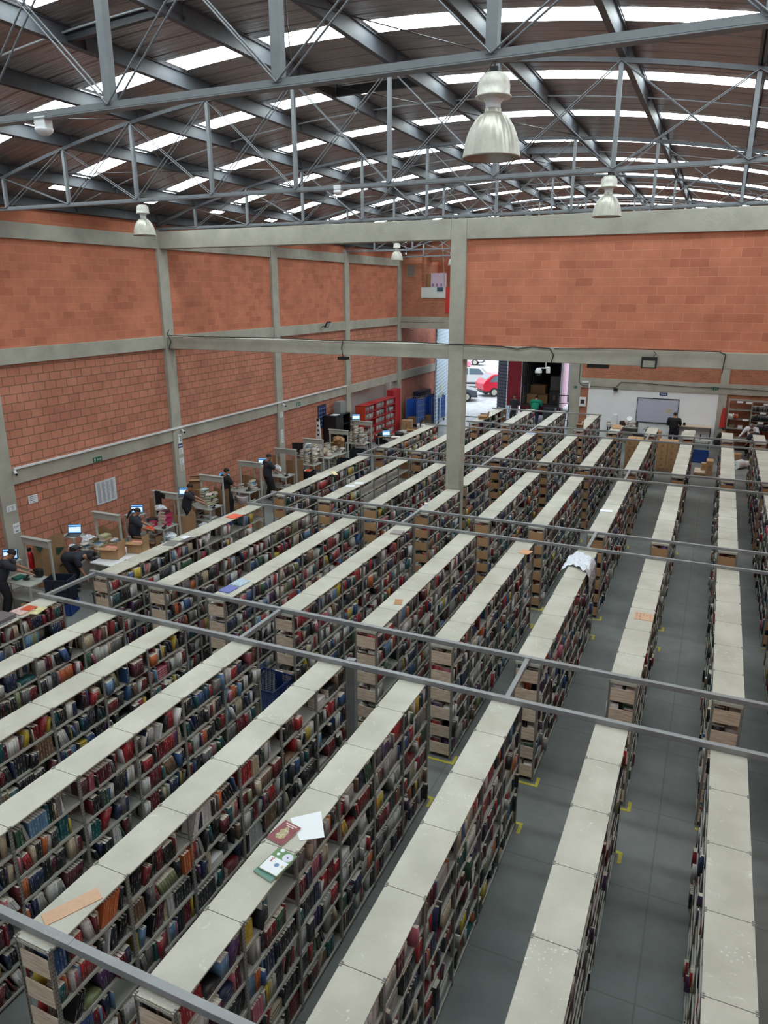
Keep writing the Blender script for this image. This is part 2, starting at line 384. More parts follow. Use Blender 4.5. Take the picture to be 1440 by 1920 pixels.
def tag(o, label=None, cat=None, group=None, kind=None):
    if label: o['label'] = label
    if cat: o['category'] = cat
    if group: o['group'] = group
    if kind: o['kind'] = kind
    return o
def thing(name, label, cat, loc=(0,0,0), rz=0, group=None):
    o = bpy.data.objects.new(name, None); o.empty_display_size = 0.2; COL.objects.link(o)
    o.location = loc; o.rotation_euler = (0, 0, rz)
    return tag(o, label, cat, group)
def inst(name, me, parent, loc=(0,0,0), rz=0, scale=None):
    o = bpy.data.objects.new(name, me); COL.objects.link(o); o.parent = parent; o.location = loc
    if rz: o.rotation_euler = (0, 0, rz)
    if scale: o.scale = scale
    return o
def copy_tree(o, parent=None):
    c = o.copy(); COL.objects.link(c)
    if parent: c.parent = parent; c.matrix_parent_inverse = o.matrix_parent_inverse
    for ch in list(o.children): copy_tree(ch, c)
    return c
def struct(name, mb, mats, **k): return tag(mb.build(name, mats, **k), kind='structure')
ORD = ['first','second','third','fourth','fifth','sixth','seventh','eighth','ninth','tenth','eleventh','twelfth','thirteenth','fourteenth','fifteenth','sixteenth','seventeenth','eighteenth','nineteenth','twentieth']
def ordw(i):
    if i < 20: return ORD[i]
    t = ['twenty', 'thirty', 'forty', 'fifty'][(i+1)//10-2]; u = (i+1) % 10
    return (t[:-1]+'ieth') if u == 0 else t+'-'+ORD[u-1]
# ================================================================== THE HALL
XW = -16.30           # inner face of the left columns
XR = 4.0              # added right wall, outside the frame, closing the hall to side light
YB = 39.4             # back wall
PUR = [-14.9+1.87*i for i in range(10)]
def arch(x): return 11.03-0.0156*(x+6.3)**2
struct('floor', MB().box(-17.5, XR+0.2, -2.5, 39.6, -0.2, 0), M_FLOOR)
M_PAVE = mat('pale_concrete_pavement', (176, 180, 184), 0.8, noise=0.18, nscale=2.5)
struct('pavement', MB().box(-70, 60, 39.6, 170, -0.25, -0.02), M_PAVE)
M_HOUSE = mat('pale_render', (190, 190, 186), 0.9, noise=0.05)
struct('wall_far_yard', MB().box(-70, 40, 118, 119, -0.1, 7), M_HOUSE)

# left wall: split-face blocks below, smooth blocks above, seen between columns and beams
COLY = [-0.75, 5.7, 12.3, 19.02, 25.5, 31.75, 38.1]
w = MB()
w.box(-16.7, -16.42, -2.4, 31.95, 0, 2.85, 0); w.box(-16.7, -16.42, -2.4, 38.3, 2.85, 5.9, 0)
w.box(-16.7, -16.40, -2.4, 38.3, 5.9, 9.0, 1); w.box(-16.7, -16.44, -2.4, 39.4, 9.0, 10.1, 1)
struct('wall_left', w, [M_LOW_L, M_UP_L])
struct('wall_left_painted', MB().box(-17.4, -17.2, 31.9, 38.4, 0, 2.9).box(-17.4, -16.4, 31.85, 31.95, 0, 2.9).box(-17.4, -16.35, 38.3, 38.4, 0, 2.9), M_GREYWALL)
for i, y in enumerate(COLY):
    struct('concrete_column', MB().box(-16.75, XW, y, y+0.45, 0, 9.3), M_CONC, bevel=0.015)
for z0, z1, x in ((2.65, 3.05, -16.33), (5.70, 6.10, -16.32), (8.74, 9.13, -16.32)):
    for a, b in zip(COLY[:-1], COLY[1:]):
        struct('concrete_beam', MB().box(-16.75, x, a+0.45, b, z0, z1), M_CONC, bevel=0.012)
# brick side wall beyond, beside the doorway
struct('wall_doorway_side', MB().box(-16.8, -16.38, 38.55, 44.9, 0, 6.6), M_BRK_S)
struct('concrete_beam', MB().box(-16.5, -16.30, 38.55, 44.9, 2.65, 3.1), M_CONC)
struct('concrete_column', MB().box(-16.8, -16.2, 44.2, 45.0, 0, 6.6), M_BRK_S)

# cross frame at mid hall: column, two beams, block infill to its right
struct('concrete_column', MB().box(-6.70, -6.28, 19.10, 19.52, 0, 9.25), M_CONC, bevel=0.02)
for a, b in ((XW, -6.70), (-6.28, XR)):
    struct('concrete_beam', MB().box(a, b, 19.12, 19.50, 8.75, 9.25), M_CONC, bevel=0.012)
    struct('concrete_beam', MB().box(a, b, 19.12, 19.50, 5.70, 6.08), M_CONC, bevel=0.012)
struct('wall_cross', MB().box(-6.28, XR, 19.2, 19.42, 6.08, 8.75), M_UP_C)

# back wall
bw = MB()
bw.box(-6.4, 0.30, YB, YB+0.25, 3.12, 8.3, 0); bw.box(0.62, XR, YB, YB+0.25, 3.12, 8.3, 0)
bw.box(-6.4, XR, YB, YB+0.25, 8.7, 11.4, 0)
bw.box(0.62, XR, YB+0.02, YB+0.25, 0, 2.62, 0); bw.box(-6.4, -5.98, YB, YB+0.25, 0, 2.62, 0)
bw.box(-16.4, -6.4, YB, YB+0.2, 9.0, 11.4, 0)
struct('wall_back', bw, M_BRK_B)
struct('wall_back_painted', MB().box(-6.0, 0.26, YB-0.02, YB+0.25, 0, 2.66), M_WHITEWALL)
struct('concrete_column', MB().box(-6.95, -6.4, YB-0.05, YB+0.35, 0, 9), M_CONC)
struct('concrete_column', MB().box(0.24, 0.62, YB-0.06, YB+0.3, 0, 9), M_CONC)
struct('concrete_beam', MB().box(-6.4, XR, YB-0.07, YB+0.26, 2.62, 3.12), M_CONC)
struct('concrete_beam', MB().box(-6.95, XR, YB-0.07, YB+0.26, 8.3, 8.7), M_CONC)
# upper left: lintel over the doorway, brick parapet and a dark store room behind it
struct('concrete_beam', MB().box(-16.3, -6.4, 38.40, 38.9, 5.5, 5.82).box(-16.3, -6.4, 38.44, 38.9, 5.84, 6.12), M_CONC)
struct('wall_upper_left', MB().box(-16.3, -15.12, 38.5, 38.75, 6.12, 9.35), M_BRK_B)
struct('wall_upper_parapet', MB().box(-15.12, -6.4, 38.5, 38.72, 6.12, 7.62), M_BRK_B)
struct('wall_upper_side', MB().box(-15.12, -14.95, 38.75, 40.6, 6.12, 9.2), M_BRK_B)
struct('wall_upper_rear', MB().box(-15.1, -6.4, 40.6, 40.8, 6.1, 9.2), M_BRK_B)
struct('floor_upper_store', MB().box(-16.3, -6.4, 38.72, 40.8, 6.1, 6.2), M_CONC)
struct('wall_near', MB().box(-16.7, XR, -2.5, -2.3, 0, 11.6), M_WHITEWALL)
struct('wall_right_added', MB().box(XR, XR+0.2, -2.5, 39.6, 0, 10.2), M_UP_L)  # unseen wall, added so sky light does not flood in from the side

# roof skin with ribs running across the hall, open where the skylight strips sit
SKYS = [1.6+3.25*i for i in range(12)]
SKYW = 0.56
DZ = 0.33
def skin(y0, y1, x0, x1, mb, nx=None, thick=0.03, rib=True, mi=0):
    nx = nx or max(1, int((x1-x0)/0.45))
    ys = []
    y = y0
    while y < y1-1e-6:
        if rib:
            for a, h in ((0, 0), (0.44, 0), (0.455, 0.022), (0.475, 0.022)):
                if y+a < y1: ys.append((y+a, h))
            y += 0.49
        else: ys.append((y, 0)); y += 0.3
    ys.append((y1, 0))
    xs = [x0+(x1-x0)*i/nx for i in range(nx+1)]
    n = len(ys)
    vs = [(x, yy, arch(x)+DZ+h) for x in xs for yy, h in ys]
    mb.add(vs, [(i*n+j, i*n+j+1, (i+1)*n+j+1, (i+1)*n+j) for i in range(nx) for j in range(n-1)], mi, False)
    return mb
roof = MB(); ye = -2.5
for k, ys in enumerate(SKYS):
    skin(ye, ys, -16.9, XR+0.3, roof); ye = ys+SKYW
    sky = MB()
    edges = [-15.9] + PUR + [3.7]
    for a, b in zip(edges[:-1], edges[1:]):
        skin(ys, ys+SKYW, a+0.10, b-0.02, sky, rib=False)
        skin(ys, ys+SKYW, b-0.02, b+0.10, roof, rib=False)
    skin(ys, ys+SKYW, -16.9, -15.8, roof, rib=False); skin(ys, ys+SKYW, 3.7, XR+0.3, roof, rib=False)
    struct('window_%d' % (k+1), sky, M_SKY)
skin(ye, 39.7, -16.9, XR+0.3, roof)
struct('ceiling', roof, M_ROOF)

# roof trusses
TY = [6.0, 12.55, 19.2, 25.65, 32.0, 38.2]
NODES = [-16.45] + PUR[:] + [3.6]
ZB = 9.22
def truss(y, label, zb=ZB, big=1.0, post=0.065):
    t = thing('roof_truss', label, 'truss', (0, y, 0), group='arched roof trusses')
    xs = [-16.45+i*0.5 for i in range(41)]; c = MB()
    for a, b in zip(xs[:-1], xs[1:]): c.bar((a,0,arch(a)), (b,0,arch(b)), 0.07, 0.065)
    c.build('top_chord', M_STEEL_D, t)
    MB().bar((-16.45,0,zb), (3.6,0,zb), 0.075*big, 0.055*big).bar((-16.45,0.0,zb-0.04*big), (3.6,0.0,zb-0.04*big), 0.11*big, 0.010).build('bottom_chord', M_STEEL, t)
    for x in PUR:
        MB().bar((x,0,zb), (x,0,arch(x)), post, post).build('post', M_STEEL, t)
    for a, b in zip(NODES[:-1], NODES[1:]):
        for (p, q) in (((a, zb), (b, arch(b))), ((a, arch(a)), (b, zb))):
            d = MB()
            for oy in (-0.05, 0.05): d.tube((p[0],oy,p[1]), (q[0],oy,q[1]), 0.0095, 6)
            d.build('diagonal_rod', M_ROD, t)
    return t
for i, y in enumerate(TY):
    truss(y, 'arched grey steel roof truss with paired rods, '+['nearest to the camera','second from the camera','standing on the cross beam','first behind the cross beam','second behind the cross beam','farthest, at the back wall'][i], zb=9.16 if i == 0 else (9.33 if i == 2 else 9.25), post=0.09 if i == 0 else 0.065)
# purlins
pm = MB()
pm.box(-0.012, 0.012, -2.3, 39.3, 0.05, 0.31); pm.box(-0.05, 0.05, -2.3, 39.3, 0.05, 0.062); pm.box(-0.05, 0.05, -2.3, 39.3, 0.30, 0.312)
for y in [3.2*i for i in range(0, 12)]: pm.box(-0.055, 0.055, y, y+0.012, 0.06, 0.30)
pme = pm.mesh('purlin', M_STEEL_D)
for i, x in enumerate([-16.35]+PUR+[3.7]):
    o = bpy.data.objects.new('roof_purlin', pme); COL.objects.link(o); o.location = (x, 0, arch(x))
    o.rotation_euler = (0, math.atan(0.0312*(x+6.3))*0.9, 0)
    tag(o, 'long dark blue-grey steel purlin under the roof sheets, %s from the left' % ordw(i), 'purlin', 'roof purlins')
# sag bars between the purlins and thin cross bracing
k = 0
for yb in (9.2, 15.9, 22.4, 28.8, 35.1):
    s = MB(); xs = [-16.3+0.6*i for i in range(34)]
    for a, b in zip(xs[:-1], xs[1:]): s.tube((a, yb, arch(a)+0.2), (b, yb, arch(b)+0.2), 0.016, 6)
    tag(s.build('sag_bar', mat('pale_bar', (178, 184, 190), 0.4, 0.4)), 'thin pale bar arching through the purlins, %s from the camera' % ordw(k), 'bar', 'bars through the purlins'); k += 1
for k, (y0, y1) in enumerate(zip(TY[:-1], TY[1:])):
    for xa, xb, w_ in ((PUR[0], PUR[2], 'left'), (PUR[4], PUR[6], 'middle'), (PUR[8], PUR[9]+1, 'right')):
        t = thing('cross_brace', 'pair of thin dark rods crossing under the roof, %s roof bay, %s cross' % (ordw(k), w_), 'brace', (xa, y0, 0), group='crossed bracing rods under the roof')
        for a, b in ((xa, xb), (xb, xa)):
            MB().tube((a-xa, 0, arch(a)+0.06), (b-xa, y1-y0, arch(b)+0.06), 0.009, 5).build('bracing_rod', M_RODD, t)
# dark struts between purlins
for (i, y, lab) in ((4, 9.3, 'nearest'), (5, 14.2, 'middle'), (6, 22.0, 'farthest')):
    a, b = PUR[i-1], PUR[i]
    tag(MB().bar((a+0.02, y, arch(a)+0.18), (b-0.02, y, arch(b)+0.18), 0.08, 0.16).build('roof_strut', M_DARK), 'short dark steel strut between two purlins, %s of three' % lab, 'strut', 'dark struts between purlins')

# pendant lamps
def fluted(prof, n=96):
    mb = MB(); vs = []
    for j, (r, z) in enumerate(prof):
        for i in range(n):
            q = 2*math.pi*i/n; rr = r*(1-(0.018*(1 if i % 4 < 2 else 0) if 2 < j < len(prof)-1 else 0)); vs.append((rr*math.cos(q), rr*math.sin(q), z))
    return mb.add(vs, [(k*n+i, k*n+(i+1)%n, (k+1)*n+(i+1)%n, (k+1)*n+i) for k in range(len(prof)-1) for i in range(n)], 0, True)
def lamp(x, y, z, drop, label):
    t = thing('pendant_lamp', label, 'lamp', (x, y, z), group='ribbed metal pendant lamps')
    fluted([(0.218,0.0),(0.224,0.004),(0.222,0.012),(0.216,0.05),(0.206,0.11),(0.188,0.17),(0.165,0.22),(0.132,0.27),(0.105,0.297),(0.080,0.312),(0.06,0.318)]).lathe([(0.215,0.004),(0.2,0.11),(0.16,0.21),(0.1,0.29),(0.05,0.31)], 32).build('reflector', M_ALU, t)
    MB().blob((0,0,0.17), (0.045,0.045,0.09)).build('bulb', M_WHITE, t)
    MB().lathe([(0.060,0.312),(0.062,0.345),(0.055,0.35)], 24).build('neck_ring', M_ALU, t)
    MB().lathe([(0.056,0.345),(0.058,0.385),(0.085,0.42),(0.08,0.425)], 24).build('collar', M_WHITE, t)
    MB().lathe([(0.08,0.415),(0.134,0.42),(0.136,0.432),(0.122,0.438),(0.122,0.50),(0.112,0.55),(0.078,0.582),(0.02,0.594),(0.0,0.595)], 28).build('ballast_housing', mat('worn_white_paint', (206, 204, 194), 0.5, 0.2, noise=0.15, nscale=25), t)
    MB().tube((0,0,0.58), (0,0,drop), 0.012, 8).build('hanging_rod', M_STEEL, t)
    MB().box(-0.03,0.03,-0.02,0.02,0.58,0.63).build('hook', M_DARK, t)
    return t
lamp(-1.79, 6.0, 8.45, 0.68, 'large ribbed aluminium pendant lamp, nearest the camera')
lamp(-1.85, 12.55, 8.57, 0.65, 'aluminium pendant lamp hanging over the block wall at right')
lamp(-11.05, 12.55, 8.57, 0.65, 'aluminium pendant lamp in front of the left wall column')
lamp(-11.05, 25.65, 8.54, 0.65, 'small distant pendant lamp left of the brick store room')
lamp(-11.1, 32.0, 8.54, 0.65, 'pendant lamp half hidden behind the central column')

# smoke detectors on the trusses
for x, y, z, lab in ((-6.45, 6.0, 8.98, 'white round smoke detector under the nearest truss'), (-6.55, 12.55, 9.12, 'small white detector under the second truss')):
    t = thing('smoke_detector', lab, 'smoke detector', (x, y, z))
    MB().box(-0.07,0.07,-0.05,0.05,0.05,0.16).build('mounting_box', M_WHITE, t)
    MB().lathe([(0,0.0),(0.05,0.0),(0.085,0.03),(0.09,0.055),(0.04,0.06)], 20).build('sensor_head', M_WHITE, t)

# white conduit on the left wall, cables on the beams
tag(MB().bar((-16.29, 12.8, 3.08), (-16.29, 31.7, 3.08), 0.06, 0.05).build('cable_trunking', M_WHITE), 'long white cable trunking along the lower beam of the left wall', 'trunking')
def cable(pts, label, r=0.012, m=None):
    tag(MB().poly(pts, r, 5).build('cable', m or M_BLACK), label, 'cable')
cable([(-16.2,19.08,6.12),(-15,19.08,6.10),(-12,19.08,6.14),(-10.5,19.08,6.10),(-8,19.08,6.13),(-6.7,19.08,6.10),(-6.2,19.08,6.10),(-5.2,19.08,6.08),(-4.8,19.08,6.02),(-4.4,19.08,6.09),(-3.95,19.08,6.06),(-3.85,19.08,5.9),(-3.9,19.08,5.68)], 'black cable lying along the top edge of the middle cross beam', 0.014)
cable([(-3.85,19.09,6.06),(-2,19.09,6.11),(0,19.09,6.10),(0.15,19.09,6.04),(0.12,19.09,5.6)], 'thin black cable running right over the block wall and down', 0.011)
cable([(-16.15,19.05,6.3),(-16.22,19.05,6.15),(-16.1,19.05,5.95),(-16.2,19.05,5.7)], 'black cable loop at the corner of column and cross beam', 0.014)
cable([(-9.9,19.08,6.1),(-9.95,19.08,5.9),(-9.9,19.08,5.66)], 'short black cable drop on the left half of the cross beam')
# floodlights
t = thing('floodlight', 'black square floodlight on the middle cross beam under the block wall', 'floodlight', (-1.52, 19.05, 5.77))
MB().box(-0.18,0.18,-0.05,0.05,-0.11,0.16).build('housing', M_BLACK, t); MB().box(-0.14,0.14,-0.06,-0.05,-0.08,0.075).build('lens', mat('floodlight_lens', (150, 154, 140), 0.15), t)
MB().poly([(0.08,-0.02,0.16),(0.14,-0.02,0.24),(0.08,-0.02,0.30)], 0.008).build('cable', M_BLACK, t)
t = thing('floodlight', 'black floodlight tilted on the left wall beam', 'floodlight', (-16.1, 29.4, 6.0), 0)
MB().obox((0.1,0,0.05), (0.05,0.34,0.28), ry=0.5).build('housing', M_BLACK, t); MB().obox((0.13,0,0.035), (0.01,0.28,0.2), ry=0.5).build('lens', mat('floodlight_lens', (0,0,0)), t)
MB().bar((-0.2,0,-0.05),(0.08,0,0.0),0.04,0.04).build('bracket', M_DARK, t)
t = thing('floodlight', 'dark flat floodlight hanging below the left half of the cross beam', 'floodlight', (-9.9, 19.1, 5.62)); MB().box(-0.14,0.14,-0.1,0.1,-0.05,0.03).build('housing', M_BLACK, t)
t = thing('floodlight', 'dark flat floodlight below the right half of the cross beam', 'floodlight', (-2.75, 19.3, 5.66)); MB().box(-0.26,0.26,-0.1,0.1,-0.06,0.03).build('housing', M_BLACK, t)
# security cameras
def cctv(x, y, z, rz, lab):
    t = thing('security_camera', lab, 'security camera', (x, y, z), rz)
    MB().box(-0.03,0.03,0.0,0.08,-0.03,0.03).build('bracket', M_WHITE, t); MB().tube((0,0.0,0), (0,-0.16,-0.04), 0.035, 10).build('body', M_WHITE, t); MB().tube((0,-0.16,-0.04),(0,-0.18,-0.045),0.036,10).build('lens', M_BLACK, t)
cctv(-16.22, 19.4, 2.98, math.radians(60), 'small white security camera above the arrow sign on the left column')
cctv(-16.2, 25.8, 2.98, math.radians(60), 'small white security camera on the second left column')
cctv(-16.2, 12.75, 3.02, math.radians(60), 'small white security camera at the near left column')
cctv(-15.7, 38.5, 5.46, math.radians(30), 'small security camera under the doorway lintel')
t = thing('security_camera', 'black security camera at the top of the white painted wall', 'security camera', (-4.62, 39.25, 2.62)); MB().box(-0.1,0.1,-0.1,0.1,-0.08,0.06).build('body', M_BLACK, t)
t = thing('security_camera', 'white dome camera on an arm before the truck opening', 'security camera', (-8.45, 38.3, 3.35))
MB().tube((0.35,0.1,0.28),(0.35,0.1,2.17),0.02,8).tube((0,0,0.28),(0.45,0.1,0.28),0.03,8).build('arm', M_WHITE, t)
MB().lathe([(0.0,0.3),(0.1,0.28),(0.17,0.16),(0.18,0.04)],20).build('dome_housing', M_WHITE, t); MB().blob((0,0,0.02),(0.13,0.13,0.14)).build('dome', M_DARK, t)
MB().obox((0.5,0,0.2),(0.16,0.26,0.3), rz=0.4).build('junction_box', M_WHITE, t)

# ------------------------------------------------------------------ signs, paper and boards
def text_mesh(s, size):
    c = bpy.data.curves.new('lettering', 'FONT'); c.body = s; c.size = size; c.align_x = 'CENTER'; c.align_y = 'CENTER'; c.resolution_u = 2
    o = bpy.data.objects.new('lettering', c); COL.objects.link(o)
    me = bpy.data.meshes.new_from_object(o); bpy.data.objects.remove(o); bpy.data.curves.remove(c)
    return me
def lettering(s, size, m, parent, loc, rot):
    me = text_mesh(s, size); me.materials.append(m)
    o = bpy.data.objects.new('lettering', me); COL.objects.link(o); o.parent = parent; o.location = loc; o.rotation_euler = rot
    return o
LROT = (math.pi/2, 0, math.pi/2)     # facing +x, reads from the hall
BROT = (math.pi/2, 0, 0)             # facing -y
M_INK = mat('ink', (48, 50, 58), 0.7)
def lines(w, h, rows, cols, fill=0.8, seed=0, lh=0.35):
    r = random.Random(seed); mb = MB()
    cw = w/cols
    for c in range(cols):
        for k in range(rows):
            L = cw*fill*(0.6+0.4*r.random()); x0 = -w/2+c*cw+cw*(1-fill)/2; z = h/2-(k+0.5)*h/rows
            mb.box(x0, x0+L, -0.003, -0.001, z-h/rows*lh/2, z+h/rows*lh/2)
    return mb
def wall_sheet(name, lab, cat, y, z, w, h, x=-16.395, m=None, rows=6, cols=1, ink=None, tilt=0, seed=0):
    t = thing(name, lab, cat, (x, y, z), math.pi/2); t.rotation_euler = (0, tilt, math.pi/2)
    MB().box(-w/2, w/2, 0, 0.006, -h/2, h/2).build('sheet', m or M_PAPER, t)
    if rows: lines(w*0.86, h*0.86, rows, cols, seed=seed).build('printing', ink or mat('soft_ink', (120, 124, 132), 0.8), t)
    return t
wall_sheet('notice_board', 'large printed chart in four columns on the left wall', 'chart', 15.92, 1.70, 0.82, 0.70, rows=30, cols=4, m=mat('chart_paper', (206, 210, 216), 0.6), seed=3)
wall_sheet('paper_notice', 'single white paper notice on the near left brick wall', 'notice', 13.33, 2.12, 0.30, 0.22, rows=4)
wall_sheet('poster', 'tall dark blue poster hanging on the far left wall', 'poster', 29.4, 1.92, 0.78, 1.08, m=mat('poster_blue', (30, 44, 78), 0.5), rows=5, cols=4, ink=mat('poster_ink', (110, 130, 170), 0.6), seed=5)
XS = XW+0.006
t = wall_sheet('arrow_sign', 'white sign with a curved black arrow on the left column', 'sign', 19.32, 2.70, 0.17, 0.30, x=XS, rows=0)
MB().poly([(-0.04,-0.004,0.08),(0.0,-0.004,0.1),(0.035,-0.004,0.07),(0.045,-0.004,0.0),(0.03,-0.004,-0.05)], 0.009).poly([(0.05,-0.004,-0.06),(0.03,-0.004,-0.09),(0.0,-0.004,-0.05)],0.009).build('arrow', M_INK, t)
t = wall_sheet('name_plate', 'small navy name plate below the arrow sign', 'sign', 19.32, 2.46, 0.20, 0.13, x=XS, m=M_SIGNBLUE, rows=1, cols=2, ink=M_PAPER)
wall_sheet('paper_notice', 'white notice directly under the navy plate on the left column', 'notice', 19.33, 2.27, 0.19, 0.20, x=XS, rows=7)
wall_sheet('paper_notice', 'white notice at chest height on the left column', 'notice', 19.32, 1.93, 0.20, 0.20, x=XS, rows=5)
wall_sheet('paper_notice', 'cream notice, lowest on the left column', 'notice', 19.33, 1.70, 0.19, 0.21, x=XS, rows=5, m=mat('cream_paper', (214, 206, 188), 0.7))
wall_sheet('paper_notice', 'half black half white notice on the near left column', 'notice', 12.55, 2.08, 0.27, 0.16, x=XS, rows=4, cols=2)
t = wall_sheet('paper_notice', 'white notice reading DOP lower on the near left column', 'notice', 12.62, 1.52, 0.20, 0.26, x=XS, rows=0)
lettering('DOP', 0.07, M_INK, t, (0, -0.004, 0.04), BROT); MB().prism([(-0.07,-0.06),(0.0,-0.1),(0.07,-0.06),(0.0,-0.075)], -0.004, -0.002).build('emblem', M_INK, t)
wall_sheet('paper_notice', 'two-tone notice on the second left column', 'notice', 25.75, 2.55, 0.2, 0.2, x=XS, rows=3)
wall_sheet('paper_notice', 'tall narrow notice on the second left column', 'notice', 25.75, 1.65, 0.16, 0.55, x=XS, rows=9)
def exit_sign(x, y, z, rz, lab, col=None):
    t = thing('exit_sign', lab, 'sign', (x, y, z), rz)
    MB().box(-0.17,0.17,0,0.01,-0.07,0.07).build('plate', col or M_GREEN, t)
    lettering('Salida', 0.075, M_PAPER, t, (0.05, -0.003, 0), BROT)
    MB().obox((-0.11,-0.002,0.02),(0.03,0.004,0.05)).obox((-0.11,-0.002,-0.03),(0.015,0.004,0.06), ry=0.5).build('running_figure', M_PAPER, t)
exit_sign(-16.32, 15.66, 2.74, math.pi/2, 'green Salida sign on the lower left beam')
exit_sign(-16.32, 27.2, 2.80, math.pi/2, 'small green and white exit sign on the beam near the poster')
exit_sign(0.02, 39.32, 2.88, 0, 'dark green exit sign on the back wall beam')
t = thing('exit_sign', 'tiny green sign on the concrete column by the truck', 'sign', (-6.67, 39.34, 2.62)); MB().box(-0.08,0.08,0,0.01,-0.06,0.06).build('plate', M_GREEN, t)
# whiteboard wall
t = thing('whiteboard', 'large framed whiteboard on the white back wall', 'whiteboard', (-2.52, 39.36, 1.64))
MB().box(-0.98,0.98,-0.005,0.01,-0.62,0.60).build('board', mat('board_white', (186, 188, 206), 0.3), t)
f = MB()
for a in ((-1.0,1.0,0.58,0.62),(-1.0,1.0,-0.64,-0.60)): f.box(a[0],a[1],-0.02,0.012,a[2],a[3])
for a in (-1.0,0.97): f.box(a,a+0.03,-0.02,0.012,-0.62,0.6)
f.build('frame', M_DARK, t)
MB().box(-0.6,0.6,-0.07,-0.01,-0.64,-0.62).build('pen_tray', M_DARK, t)
pb = MB(); 
for i in range(6): pb.box(0.45+0.09*(i%3),0.53+0.09*(i%3),-0.009,-0.005,0.02-0.11*(i//3),0.11-0.11*(i//3))
pb.build('pinned_cards', mat('card_beige', (196, 184, 150), 0.8), t)
t = thing('name_plate', 'navy sign above the whiteboard', 'sign', (-2.30, 39.36, 2.48)); MB().box(-0.19,0.19,0,0.01,-0.07,0.07).build('plate', M_SIGNBLUE, t); MB().box(-0.13,0.13,-0.004,-0.001,-0.02,0.02).build('printed_band', M_PAPER, t)
t = thing('meter_box', 'white electric panel box on the brick strip', 'electric box', (-6.25, 39.28, 1.88))
MB().box(-0.17,0.17,0,0.12,-0.24,0.24).build('casing', M_WHITE, t); MB().box(-0.1,0.1,-0.01,0,-0.1,0.12).build('window', M_DARK, t)
tag(MB().box(-6.35,-5.95,39.26,39.36,2.88,2.95).box(-5.99,-5.92,39.26,39.36,2.62,2.95).build('conduit_elbow', M_WHITE), 'white conduit elbow at the corner of the back wall beam', 'conduit')
cable([(-6.5,39.3,3.9),(-6.5,39.3,2.9),(-6.3,39.3,2.72),(-5.6,39.3,2.72),(-4.6,39.3,2.70)], 'black cable down the concrete column to the black camera')
cable([(-4.6,39.3,2.75),(-4.4,39.28,2.98),(-3.5,39.28,3.0),(-1.5,39.28,2.92),(1.0,39.28,2.92),(3.5,39.28,2.86)], 'long black cable sagging along the back wall beam', 0.016)
# upper store room things
t = thing('louvre_vent', 'square grey louvre vent in the upper brick wall', 'vent', (-15.72, 38.48, 8.52))
MB().box(-0.24,0.24,-0.02,0.02,-0.28,-0.25).box(-0.24,0.24,-0.02,0.02,0.25,0.28).box(-0.24,-0.22,-0.02,0.02,-0.28,0.28).box(0.22,0.24,-0.02,0.02,-0.28,0.28).build('frame', M_SHELF, t)
f = MB()
for i in range(6): f.obox((0,0.0,-0.21+0.085*i),(0.44,0.012,0.075), rx=0.5)
f.build('slats', M_SHELF, t)
tag(MB().box(-15.12,-13.72,38.45,38.492,7.12,7.66).build('banner', mat('white_banner', (206, 214, 212), 0.6)), 'white cloth banner draped over the upper brick parapet', 'banner')
tag(MB().box(-14.2,-13.86,38.43,38.448,7.46,7.66).build('cloth', mat('teal_cloth', (46, 82, 100), 0.8)), 'dark teal cloth hanging over the white banner', 'cloth')
tag(MB().box(-13.72,-13.2,38.45,38.492,6.35,7.66).build('banner', mat('red_banner', (196, 50, 46), 0.6)), 'red vertical banner beside the central column', 'banner')
t = thing('carton', 'pale lilac carton with three printed marks behind the parapet', 'carton', (-14.32, 38.95, 7.62))
MB().box(-0.36,0.36,-0.2,0.3,-1.40,0.78).build('box', mat('lilac_card', (202, 186, 204), 0.7), t)
f = MB()
for i in (-0.24,0,0.24): f.box(i-0.05,i+0.05,-0.205,-0.2,0.08,0.24)
f.build('printed_marks', mat('lilac_ink', (140, 110, 150), 0.7), t)
tag(MB().box(-14.93,-14.7,38.8,39.3,6.21,8.36).build('wooden_board', M_CARD_D), 'brown board standing beside the lilac carton', 'board')
cable([(-13.97,38.4,10.2),(-13.75,38.44,7.67)], 'pale rope running down to the red banner', 0.02, M_SHELF)

# door leaves
def leaf(name, pts, z0, z1, mats, label):
    mb = MB()
    for (a, b, mi) in pts:
        a = Vector((a[0],a[1],0)); b = Vector((b[0],b[1],0)); d = (b-a).normalized(); n = Vector((d.y,-d.x,0)); z = z0
        while z < z1-0.01:
            zz = min(z+0.2, z1)
            p = [a+n*0.0, b+n*0.0]
            q = [a+n*0.035, b+n*0.035]
            mb.add([(p[0].x,p[0].y,z),(p[1].x,p[1].y,z),(q[1].x,q[1].y,z+0.03),(q[0].x,q[0].y,z+0.03),(q[1].x,q[1].y,zz-0.03),(q[0].x,q[0].y,zz-0.03),(p[1].x,p[1].y,zz),(p[0].x,p[0].y,zz)],
                   [(0,1,2,3),(3,2,4,5),(5,4,6,7)], mi)
            z = zz
        mb.add([(a.x,a.y,z0),(b.x,b.y,z0),(b.x,b.y,z1),(a.x,a.y,z1),(a.x-n.x*.05,a.y-n.y*.05,z0),(b.x-n.x*.05,b.y-n.y*.05,z0),(b.x-n.x*.05,b.y-n.y*.05,z1),(a.x-n.x*.05,a.y-n.y*.05,z1)],
               [(0,4,5,1),(4,7,6,5),(2,6,7,3),(1,5,6,2),(0,3,7,4)], mi)
    o = tag(mb.build(name, mats), kind='structure'); return o
M_LEAF = mat('pale_blue_metal_leaf', (168, 190, 204), 0.5, 0.1); M_LEAF_D = mat('dark_slate_leaf', (50, 56, 70), 0.5)
leaf('door_1', [((-14.42,39.1),(-15.40,43.9),0)], 0.02, 5.9, [M_LEAF, M_LEAF_D], '')
